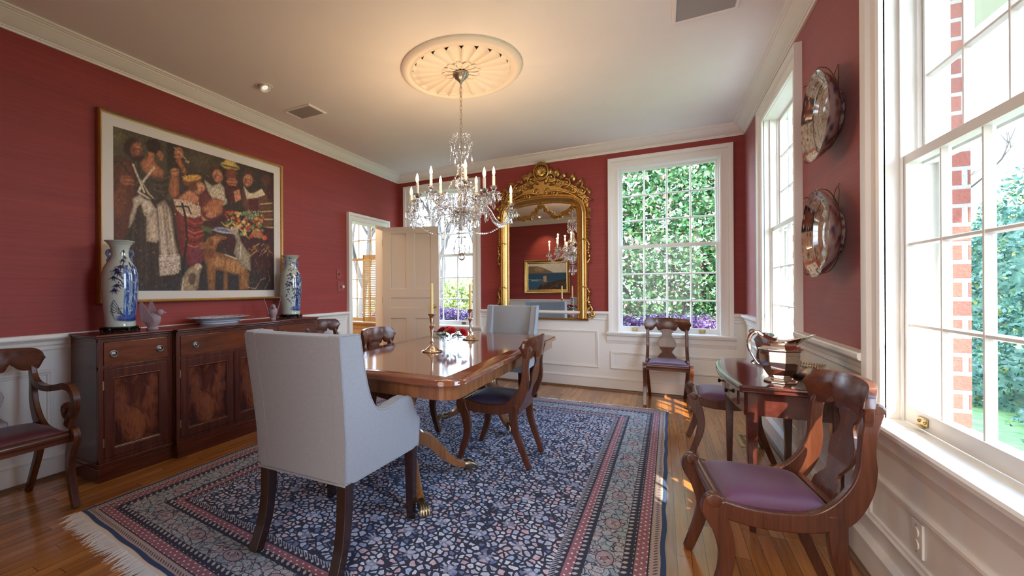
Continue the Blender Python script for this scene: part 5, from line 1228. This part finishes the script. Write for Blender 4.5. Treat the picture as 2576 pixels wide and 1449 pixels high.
for s in (-1, 1):
    mb = MB()
    for k in range(42):
        t = k/41; x = s*(.015+.385*t); z = 2.245-.155*math.sin(PI*min(1, t*.86)**.8)-.0*t
        for q in range(2): gleaf(mb, (x, z), rs.random()*6.28, .030+.014*rs.random(), .011, -.046)
        if k % 3 == 0: flower(mb, (x, z), .018, -.052)
        if k % 4 == 0: mb.sph((x+.01, -.052, z-.012), .008, 6)
    mb.build('flower_swag', M['gold'], MR, smooth=50)
    mb = MB()                                         # side leafage and foot scroll
    for zc in (1.62, 1.05):
        mb.tube(spline([(s*(GL+.10), -.060, zc+.16), (s*(GL+.135), -.05, zc+.10), (s*(GL+.125), -.05, zc+.02), (s*(GL+.142), -.045, zc-.06), (s*(GL+.115), -.05, zc-.12)], 6), .009, 8)
        for q in range(7): gleaf(mb, (s*(GL+.118), zc+.13-q*.04), rs.random()*1.2-(.6 if s > 0 else -2.5), .045, .010, -.045)
        for q in range(5): mb.sph((s*(GL+.112+.014*(q % 2)), -.058, zc+.14-q*.06), .009, 8)
        for q in range(6): t = q/5; mb.sph((s*(GL+.02+.09*t), -.080, zc+.155+.012*math.sin(t*PI)), .008, 6)
    for z in np.linspace(2.06, 1.80, 8): gleaf(mb, (s*(GL+.112), z), (-1.2 if s > 0 else PI+1.2), .055, .012, -.05)
    scroll(mb, (s*(GL+.155), .880), .042, PI/2, 1.35, .014, -.045, -s, .2); mb.tube(spline([(s*(GL+.115), -.045, 1.06), (s*(GL+.140), -.045, 1.00), (s*(GL+.165), -.045, .95), (s*(GL+.155), -.045, .920)], 5), .014, 8)
    mb.build('side_ornament', M['gold'], MR, smooth=50)

# ---------------------------------------------------------------- table centre
def candlestick(label, loc):
    r = root('candlestick', label, 'candlestick', loc)
    mb = MB(); mb.lathe([(.0,0),(.072,0),(.075,.004),(.070,.009),(.052,.014),(.044,.018),(.030,.030),(.018,.040),(.011,.052),(.015,.060),(.016,.066),(.010,.074),(.008,.095),(.010,.130),(.015,.160),(.019,.172),(.022,.180),(.018,.188),(.010,.196),(.012,.206),(.016,.232),(.021,.252),(.028,.262),(.029,.266),(.016,.267),(0,.266)], 32, cap=False); mb.build('stick', M['silverw'], r)
    MB().lathe([(.0,.262),(.0115,.262),(.0105,.470),(.009,.480),(.004,.484),(0,.486)], 16, cap=False).build('candle', M['wax'], r)
    MB().tube([(0,0,.484),(.001,0,.492)], .0012, 5).build('wick', M['black'], r)
candlestick('slender silver candlestick with beeswax candle nearer the camera on the table', (-1.430, 2.66, .7578))
candlestick('silver candlestick with beeswax candle behind the bowl of roses', (-1.462, 3.425, .7578))
bw = root('rose_bowl', 'footed clear glass bowl filled with red roses in the middle of the table', 'bowl', (-1.440, 2.965, .7578))
MB().lathe([(0,.0),(.058,0),(.060,.006),(.052,.014),(.050,.020),(.045,.026),(.064,.034),(.090,.056),(.108,.082),(.113,.098),(.110,.098),(.103,.082),(.085,.060),(.060,.042),(0,.038)], 36, cap=False).build('bowl', M['bowlglass'], bw)
rs = random.Random(6)
def rose(c, r, tilt):
    o = root('rose'); mb = MB(); T = Euler(tilt).to_matrix()
    for k in range(17):
        rad = r*(.15+.85*(k/16)**.7); a = k*2.4; h = r*(.75-.45*(k/16)); w = .9+.3*(k/16)
        def pf_(u, v, d, a=a, rad=rad, h=h, w=w):
            b = a+(u-.5)*w*2; flare = 1+.28*max(0, v-.6)/.4*(rad/r); q = rad*(.45+.55*v**.6)*flare-d*.0012; return Vector(c)+T @ Vector((q*math.cos(b), q*math.sin(b), -h*.4+h*1.4*v*(1-.25*(2*u-1)**2)))
        mb.slab(pf_, 6, 5, 1)
    mb.sph(c, r*.35, 8); bpy.data.objects.remove(o)
    return mb.build('rose', M['rose'], bw, smooth=60)
for c, r, t in [((-.070, .010, .118), .036, (.1, -.5, 0)), ((.030, -.040, .120), .036, (.5, .25, 0)), ((.118, -.012, .112), .033, (.3, .9, 0)), ((-.015, .055, .120), .032, (-.5, 0, 0)), ((-.005,-.01,.135), .028, (0,0,0))]: rose(c, r, t)
mb = MB()
for k in range(46):
    a = rs.random()*2*PI; q = .03+.075*rs.random(); p = Vector((q*math.cos(a), q*math.sin(a), .050+.065*rs.random())); d = Vector((math.cos(a), math.sin(a), .1+.5*rs.random())).normalized(); L = .045+.02*rs.random(); sd_ = Vector((-d.y, d.x, (rs.random()-.5)*.6)).normalized()
    mb.add([p, p+d*L*.5+sd_*L*.28, p+d*L, p+d*L*.5-sd_*L*.28, p+d*L*.5+Vector((0,0,-.004))], [(0,1,4), (1,2,4), (2,3,4), (3,0,4)])
lv = mb.build('rose_leaves', M['roseleaf'], bw, smooth=0); lv['kind'] = 'stuff'
mb = MB()
for k in range(7): a = k*.9; mb.tube([(0,0,.045), (.03*math.cos(a), .03*math.sin(a), .075), (.06*math.cos(a), .06*math.sin(a), .105)], .0022, 6)
lv = mb.build('rose_stems', M['roseleaf'], bw); lv['kind'] = 'stuff'

# ---------------------------------------------------------------- chandelier
CH = root('chandelier', 'crystal chandelier with ten lit candle lamps hanging over the dining table', 'chandelier', (-1.358, 3.018, 0))
mb = MB(); mb.lathe([(.060,2.862),(.062,2.852),(.052,2.842),(.046,2.828),(.030,2.818),(.022,2.806),(.012,2.796),(.010,2.786)], 24)
for k in range(24): a = 2*PI*k/24; mb.sph((.056*math.cos(a), .056*math.sin(a), 2.850), .006, 6)
mb.build('ceiling_canopy', M['chain'], CH)
mb = MB(); z = 2.786
for k in range(11):
    h = .020; zc = z-h*.8-k*.0345; pts = []
    for a in np.linspace(0, 2*PI, 14, endpoint=False):
        x_, zz = .0085*math.cos(a), (h if math.sin(a) > 0 else -h)*.55+.0095*math.sin(a); pts.append((x_, 0, zc+zz) if k % 2 else (0, x_, zc+zz))
    mb.tube(pts, .0022, 6, closed=True)
mb.build('chain', M['chain'], CH)
MB().tube([(0,0,2.405), (0,0,1.52)], .004, 8).build('stem_rod', M['chain'], CH)
CR = M['crystal']
mb = MB(); mb.lathe([(.006,2.18),(.018,2.17),(.030,2.15),(.034,2.12),(.022,2.09),(.012,2.075),(.026,2.06),(.040,2.03),(.044,2.0),(.030,1.96),(.016,1.94),(.024,1.92),(.030,1.88),(.020,1.85),(.016,1.83)], 16)
mb.build('glass_baluster', CR, CH)
MB().lathe([(.010,1.83),(.060,1.815),(.075,1.800),(.060,1.785),(.020,1.775)], 20).build('glass_dish', CR, CH)
MB().lathe([(.008,1.775),(.022,1.75),(.030,1.71),(.022,1.67),(.010,1.65)], 14).build('glass_baluster', CR, CH)
mb = MB(); mb.lathe([(.0,1.805),(.055,1.802),(.058,1.790),(.05,1.778),(0,1.776)], 24, cap=False); mb.build('hub', M['chain'], CH)
MB().sph((0,0,1.448), .022, 12).build('bottom_ball', CR, CH)
mb = MB(); mb.tube([(.026*math.cos(a), 0, 1.448+.026*math.sin(a)) for a in np.linspace(0, 2*PI, 20, endpoint=False)], .005, 8, closed=True); mb.tube([(0,0,1.52),(0,0,1.474)], .003, 6); mb.build('bottom_ring', M['chain'], CH)
# one mesh for each kind of drop
def dropmesh(nm, prof, n):
    mb = MB().lathe(prof, n); o = mb.build(nm, CR, smooth=0); me = o.data; bpy.data.objects.remove(o); return me
big = dropmesh('crystal_drop', [(.001,0),(.005,-.004),(.001,-.012),(.004,-.016),(.007,-.030),(.011,-.048),(.009,-.060),(.001,-.074)], 6)
small = dropmesh('crystal_drop_small', [(.001,0),(.0045,-.004),(.001,-.010),(.003,-.014),(.006,-.026),(.0075,-.036),(.005,-.044),(.001,-.050)], 6)
cnt = [0]
extra = MB()
def drop(par, me, p, s=1.0, rz=0):
    if cnt[0] >= 98:                                    # beyond about a hundred: one part holds the rest
        ca, sa = math.cos(rz), math.sin(rz); extra.add([(p[0]+s*(v.co.x*ca-v.co.y*sa), p[1]+s*(v.co.x*sa+v.co.y*ca), p[2]+s*v.co.z) for v in me.vertices], [tuple(f.vertices) for f in me.polygons]); return
    o = bpy.data.objects.new('crystal_drop', me); COL.objects.link(o); o.parent = par; o.location = p; o.scale = (s, s, s); o.rotation_euler = (0, 0, rz); cnt[0] += 1
def beads(mb, a, b, sag, r, n):
    a, b = np.array(a, float), np.array(b, float)
    for k in range(n+1):
        t = k/n; p = a*(1-t)+b*t; p[2] -= sag*4*t*(1-t); mb.sph(p, r, 6)
BULBS = []; CX0, CY0 = CH.location.x, CH.location.y
def arm(deg, R0, zb, low=True):
    a = math.radians(deg); ca, sa = math.cos(a), math.sin(a); P = lambda r, z: (r*ca, r*sa, z)
    zs = zb-.175                                        # drip pan height
    if low: pts = spline([P(.045,1.795), P(.10,1.840), P(.17,1.870), P(.235,1.820), P(.285,1.745), P(.34,1.715), P(R0-.02,1.735), P(R0,zs-.02)], 5)
    else: pts = spline([P(.035,1.83), P(.07,1.90), P(.12,1.93), P(.16,1.88), P(.205,1.855), P(R0-.01,1.88), P(R0,zs-.02)], 5)
    mb = MB().tube(pts, .0085, 8); A = mb.build('arm', CR, CH)
    mb = MB(); q = P(R0, zs)
    mb.lathe([(.008,-.020),(.020,-.012),(.046,-.002),(.050,.004),(.034,.003),(.014,0),(.012,.022),(.026,.040),(.030,.052),(.022,.046),(.010,.030)], 10, q); mb.build('drip_pan', CR, A, smooth=0)
    MB().lathe([(.0095,.030),(.0105,.032),(.0105,.130),(.004,.132)], 12, q).build('candle_sleeve', M['sleeve'], A)
    MB().lathe([(.004,.132),(.009,.142),(.0115,.155),(.010,.170),(.006,.186),(.001,.200)], 12, q).build('flame_bulb', M['bulb'], A)
    BULBS.append((CX0+q[0], CY0+q[1], q[2]+.215))
    for k in range(8):
        b = 2*PI*k/8+a; drop(A, small, (q[0]+.047*math.cos(b), q[1]+.047*math.sin(b), q[2]-.002), 1.25, b)
    drop(A, big, (q[0], q[1], q[2]-.045), 1.2, a)
    mb = MB(); beads(mb, (q[0], q[1], q[2]-.03), P(R0-.16, 1.735 if low else 1.86), .055, .0085, 13)
    mb.build('bead_string', CR, A)
    return q
low = [arm(d_, .42, 2.0) for d_ in (188, 246, 316, 44, 116)]
hi = [arm(d_, .25, 2.10, False) for d_ in (85, 157, 229, 301, 13)]
for k in range(8): a = 2*PI*k/8; drop(CH, big, (.062*math.cos(a), .062*math.sin(a), 1.545), 1.0, a)
# crown of drops at the top
mb = MB()
for k in range(12):
    a = 2*PI*k/12; ca, sa = math.cos(a), math.sin(a)
    mb.tube([(r*ca, r*sa, z) for r, z in spline([(.02,2.380),(.055,2.392),(.078,2.370),(.086,2.335)], 4)], .0025, 5)
    beads(mb, (.05*ca, .05*sa, 2.385), (.086*ca, .086*sa, 2.335), -.012, .0055, 4)
mb.build('crown', CR, CH)
for ring, (r, z, n, m_) in enumerate([(.086,2.335,12,small),(.078,2.290,12,small),(.060,2.255,10,small),(.082,2.205,6,big)]):
    for k in range(n):
        a = 2*PI*(k+.5*ring)/n; 
        if ring < 3: drop(CH, m_, (r*math.cos(a), r*math.sin(a), z), 1.0, a)
        else: drop(CH, m_, (r*math.cos(a), r*math.sin(a), z+.03), 1.0, a)
# strings of beads between crown, stem and arms
for k, q in enumerate(low):
    mb = MB(); beads(mb, (0, 0, 2.16), (q[0]*.55, q[1]*.55, 1.885), .05, .0080, 18); mb.build('bead_string', CR, CH)
    n_ = low[(k+1) % 5]; mb = MB(); beads(mb, (q[0], q[1], q[2]-.035), (n_[0], n_[1], n_[2]-.035), .13, .0080, 26); mb.build('bead_string', CR, CH)
for k in range(10):
    a = 2*PI*k/10; mb = MB(); beads(mb, (.06*math.cos(a), .06*math.sin(a), 1.79), (.03*math.cos(a), .03*math.sin(a), 1.60), -.030, .0078, 10); mb.build('bead_string', CR, CH)
for r, z, n, m_ in [(.072,1.785,14,big),(.20,1.790,16,big),(.13,1.740,12,big),(.10,1.850,10,big),(.045,2.05,8,big)]:
    for k in range(n): a = 2*PI*k/n; drop(CH, m_, (r*math.cos(a), r*math.sin(a), z), 1.0, a)
mb = MB(); mb.tube([(.20*math.cos(a), .20*math.sin(a), 1.792) for a in np.linspace(0, 2*PI, 40, endpoint=False)], .0028, 6, closed=True); mb.tube([(.13*math.cos(a), .13*math.sin(a), 1.742) for a in np.linspace(0, 2*PI, 32, endpoint=False)], .0028, 6, closed=True)
for k in range(6): a = PI/3*k; mb.tube([(.05*math.cos(a), .05*math.sin(a), 1.79), (.13*math.cos(a), .13*math.sin(a), 1.742), (.20*math.cos(a), .20*math.sin(a), 1.792)], .0025, 5); mb.tube(spline([(.01*math.cos(a), .01*math.sin(a), 1.60), (.045*math.cos(a), .045*math.sin(a), 1.59), (.062*math.cos(a), .062*math.sin(a), 1.548)], 4), .0025, 5)
mb.build('wire_hoop', M['chain'], CH)
xd = extra.build('crystal_drop', CR, CH, smooth=0); xd['kind'] = 'stuff'; xd['label'] = 'many crystal drops around the crown and hub'

# ---------------------------------------------------------------- garden outside
def leaves(name, mats, parent, n, place, size, seed, flatn=None, kind=True):
    rn = np.random.RandomState(seed); C = place(rn, n); n = len(C)
    d = rn.normal(size=(n, 3)); d /= np.linalg.norm(d, axis=1)[:, None]; e = rn.normal(size=(n, 3)); e -= d*(e*d).sum(1)[:, None]; e /= np.linalg.norm(e, axis=1)[:, None]
    L = size*(.6+.8*rn.rand(n))[:, None]; k = np.cross(d, e)
    V = np.stack([C-d*L*.5, C+e*L*.28+k*L*.08, C+d*L*.5, C-e*L*.28+k*L*.08], 1).reshape(-1, 3)
    me = bpy.data.meshes.new(name); me.vertices.add(4*n); me.vertices.foreach_set('co', V.astype(np.float32).ravel()); me.loops.add(4*n); me.loops.foreach_set('vertex_index', np.arange(4*n, dtype=np.int32))
    me.polygons.add(n); me.polygons.foreach_set('loop_start', np.arange(0, 4*n, 4, dtype=np.int32)); me.polygons.foreach_set('loop_total', np.full(n, 4, np.int32))
    for m in mats: me.materials.append(m)
    me.polygons.foreach_set('material_index', rn.choice(len(mats), n, p=([1] if len(mats) == 1 else [.9, .1])).astype(np.int32)); me.update(calc_edges=True); me.validate()
    o = bpy.data.objects.new(name, me); COL.objects.link(o); o.parent = parent
    if kind: o['kind'] = 'stuff'
    return o
def blob(cx, cy, cz, rx, ry, rz, lump=.25, shell=.35):
    def f(rn, n):
        d = rn.normal(size=(n, 3)); d /= np.linalg.norm(d, axis=1)[:, None]; k = 1+lump*np.sin(d[:, 0]*7+1)*np.sin(d[:, 1]*6)*np.sin(d[:, 2]*8+2); r = (1-shell*rn.rand(n)**1.5)*k
        return d*r[:, None]*np.array([rx, ry, rz])+np.array([cx, cy, cz])
    return f
def shrub(nm, label, cat, c, r, n, mats, size, seed, trunk=True, group=None):
    R0 = root(nm, label, cat, (c[0], c[1], -.6), 0, group)
    leaves('crown', [M[m] for m in mats], R0, n, blob(0, 0, c[2]+.6, *r), size, seed)
    leaves('inner_foliage', [M[mats[0]]], R0, n//4, blob(0, .1, c[2]+.6, r[0]*.9, r[1]*.8, r[2]*.92, .25, .3), size*2.2, seed+1)
    mb = MB(); rn = random.Random(seed)
    for k in range(7): a = rn.random()*6.28; q = .75; mb.tube([(0,0,0), (q*.4*r[0]*math.cos(a), q*.4*r[1]*math.sin(a), (c[2]+.6)*.6), (q*r[0]*math.cos(a), q*r[1]*math.sin(a), c[2]+.6+r[2]*.4*(rn.random()-.2))], [.05,.03,.01], 6)
    mb.build('stems', M['bark'], R0)
    return R0
# big leafy tree right behind the far window, purple shrubs under it
shrub('garden_tree', 'dense bright green broadleaf tree filling the far window', 'tree', (.10, 9.1, 2.3), (2.3, .9, 3.1), 42000, ('leaf', 'leafk'), .080, 1)
shrub('purple_hedge', 'low purple leaved hedge just below the far window with the side chair', 'hedge', (.15, 7.55, .08), (2.1, .5, .72), 15000, ('leafp', 'leafk'), .05, 20)
shrub('purple_hedge', 'low purple leaved hedge seen through the doorway and behind the open door', 'hedge', (-4.6, 8.2, .10), (2.1, .5, .74), 13000, ('leafp', 'leafk'), .055, 30)
shrub('garden_shrub', 'yellow green shrub behind the purple shrubs beyond the left windows', 'shrub', (-5.6, 12, .3), (3.2, 1.2, 1.25), 14000, ('leafy', 'leaf'), .09, 41)
shrub('garden_shrub', 'dark green bush in the distance beyond the open door window', 'shrub', (-4.4, 16, 1.6), (2.0, 1.2, 1.9), 9000, ('leafd', 'leafy'), .12, 42)
def baretree(label, x, y, h, seed, nm='bare_tree'):
    R0 = root(nm, label, 'tree', (x, y, -.6), 0, 'bare trees in the garden'); rn = random.Random(seed); mb = MB()
    def br(p, d, L, r, lv):
        pts = [p]; q = Vector(p); dd = Vector(d)
        for k in range(4): dd = (dd+Vector((rn.random()-.5, rn.random()-.5, (rn.random()-.4)))*.28).normalized(); q = q+dd*L/4; pts.append(q.copy())
        mb.tube(pts, [r*(1-.16*i) for i in range(5)], 7 if lv < 2 else 4, cap=False)
        if lv < 5:
            for k in range(3 if lv < 4 else 2):
                nd = (dd+Vector((rn.random()-.5, rn.random()-.5, rn.random()*.7-.15))*1.5).normalized(); br(pts[2+rn.randrange(3)], nd, L*.70, r*.56, lv+1)
    br(Vector((0,0,0)), (0,0,1), h*.36, .15*h/6, 0); mb.build('branches', M['bark'], R0, smooth=60); return R0
baretree('bare grey tree beyond the window behind the open door', -5.0, 9.9, 6.5, 1); baretree('bare grey tree beyond the doorway window', -7.9, 9.9, 7, 2); baretree('slim bare tree farther behind the chandelier window', -6.6, 17, 9, 3)
baretree('bare tree above the ivy bank beyond the right windows', 10.5, 24.5, 12, 4); baretree('twiggy bare tree high above the ivy bank', 10.4, 13.6, 11, 5)
# ivy bank beyond the right windows
hb = root('ivy_hedge', 'tall bank of glossy ivy outside the big close window', 'hedge', (0, 0, -.6))
def ivy(rn, n):
    y = 5.0+rn.rand(n)*20; t = rn.rand(n); top = 3.35+.5*np.sin(y*1.3)+.3*np.sin(y*3.1); z = t*top; x = 4.0+1.6*t+.28*np.sin(y*2.3+z*1.7)+.22*np.sin(y*5+z*4)+.35*rn.rand(n)
    return np.stack([x, y, z], 1)
leaves('ivy', [M['leafd'], M['leafy']], hb, 60000, ivy, .085, 51)
mb = MB(); NY, NZ = 60, 12; v = []
for j in range(NZ+1):
    for i in range(NY+1): y = 5.0+20*i/NY; t = j/NZ; top = 3.15+.5*math.sin(y*1.3)+.3*math.sin(y*3.1); z = t*top; v.append((4.25+1.6*t+.28*math.sin(y*2.3+z*1.7), y, z))
mb.add(v, [(j*(NY+1)+i, j*(NY+1)+i+1, (j+1)*(NY+1)+i+1, (j+1)*(NY+1)+i) for j in range(NZ) for i in range(NY)]); mb.build('bank', M['leafd'], hb, smooth=60)
# ---------------------------------------------------------------- camera
F, CX, CY, YAW, ROLL = 1073.93, 1090.0, 726.7, .4898, -.0054
cd = bpy.data.cameras.new('camera'); cam = bpy.data.objects.new('camera', cd); COL.objects.link(cam)
cd.sensor_fit = 'HORIZONTAL'; cd.sensor_width = 36; cd.lens = F/2576*36; cd.clip_start = .02; cd.clip_end = 200
cd.shift_x = (1288-CX)/2576; cd.shift_y = (CY-724.5)/2576
fw = Vector((-math.sin(YAW), math.cos(YAW), 0)); rt = Vector((math.cos(YAW), math.sin(YAW), 0)); up = Vector((0,0,1))
c, s = math.cos(ROLL), math.sin(ROLL)
r2 = rt*c+up*s; u2 = up*c-rt*s            # image plane turned by the small roll
Mx = Matrix((( r2.x, u2.x, -fw.x, 0), (r2.y, u2.y, -fw.y, 0), (r2.z, u2.z, -fw.z, 1.2), (0,0,0,1)))
cam.matrix_world = Mx
S.camera = cam

# ---------------------------------------------------------------- light
w = bpy.data.worlds.new('sky'); S.world = w; w.use_nodes = True; nt = w.node_tree; bg = nt.nodes['Background']
tc = nt.nodes.new('ShaderNodeTexCoord'); sx_ = nt.nodes.new('ShaderNodeSeparateXYZ'); nt.links.new(tc.outputs['Generated'], sx_.inputs[0])
rp_ = nt.nodes.new('ShaderNodeValToRGB'); nt.links.new(sx_.outputs[2], rp_.inputs[0])
rp_.color_ramp.elements[0].position = .0; rp_.color_ramp.elements[0].color = (.74, .87, 1, 1); rp_.color_ramp.elements[1].position = .7; rp_.color_ramp.elements[1].color = (.42, .64, 1, 1)
nt.links.new(rp_.outputs[0], bg.inputs[0]); bg.inputs[1].default_value = SKY = 8.5
def lamp(name, typ, loc, energy, color=(1,1,1), rot=None, **kw):
    l = bpy.data.lights.new(name, typ); l.energy = energy; l.color = color
    for k, v in kw.items(): setattr(l, k, v)
    o = bpy.data.objects.new(name, l); COL.objects.link(o); o.location = loc
    if rot is not None: o.rotation_euler = rot
    return o
el = math.radians(41.5); hd = Vector((-.615, .788, 0)).normalized()
sd = Vector((hd.x*math.cos(el), hd.y*math.cos(el), -math.sin(el)))
so = lamp('sun', 'SUN', (6, -4, 8), 9, (1, .90, .74), sd.to_track_quat('-Z', 'Y').to_euler(), angle=math.radians(.6))
# sky portals in the window openings
for nm, loc, d_ in [('b', (WB['b'], YB+.30, 1.64), (0,-1,0)), ('a', (WB['a'], YB+.30, 1.64), (0,-1,0)), ('n', (XR+.30, WR['near'], 1.64), (-1,0,0)), ('f', (XR+.30, WR['far'], 1.64), (-1,0,0)), ('c', (WB['c'], YB+.30, 1.64), (0,-1,0))]:
    o = lamp('sky_portal', 'AREA', loc, 1, shape='RECTANGLE', size=1.1, size_y=2.05); o.rotation_euler = Vector(d_).to_track_quat('-Z', 'Z').to_euler(); o.data.cycles.is_portal = True
# added fill lamps behind the camera, picture spot, chandelier bulbs
lamp('hall_fill_panel', 'AREA', (-.4, -3.0, 1.55), 45, (.97, .97, 1), (math.radians(96), 0, 0), shape='RECTANGLE', size=3.4, size_y=2.3)  # broad invented fill, no window stands here
lamp('hall_fill_overhead', 'AREA', (-.3, -1.5, ZC-.06), 45, (1, .90, .78), (math.radians(10), 0, 0), shape='RECTANGLE', size=1.2, size_y=1.2)  # warm overhead fill added to brighten the room, no fixture behind it
o = lamp('picture_spot', 'SPOT', (-2.5, .75, ZC-.03), 34, (1, .72, .42), spot_size=math.radians(62), spot_blend=.7, shadow_soft_size=.03); o.rotation_euler = Vector((.02,-.60,-.95)).to_track_quat('-Z', 'Y').to_euler()
lamp('passage_light', 'POINT', (-4.6, 3.6, 2.4), 28, (1, .78, .5), shadow_soft_size=.1)
for p in BULBS: lamp('candle_bulb_light', 'POINT', (p[0], p[1], p[2]), 1.7, (1, .66, .36), shadow_soft_size=.012)

S.view_settings.view_transform = 'Standard'; S.view_settings.look = 'None'; S.view_settings.gamma = 1; S.view_settings.use_curve_mapping = False
S.view_settings.exposure = 0.92
S.cycles.max_bounces = 8; S.cycles.diffuse_bounces = 4; S.cycles.glossy_bounces = 4; S.cycles.transmission_bounces = 6; S.cycles.transparent_max_bounces = 16
S.cycles.use_adaptive_sampling = True; S.cycles.adaptive_threshold = .04
S.cycles.caustics_reflective = False; S.cycles.caustics_refractive = False; S.cycles.sample_clamp_indirect = 6; S.cycles.blur_glossy = .5
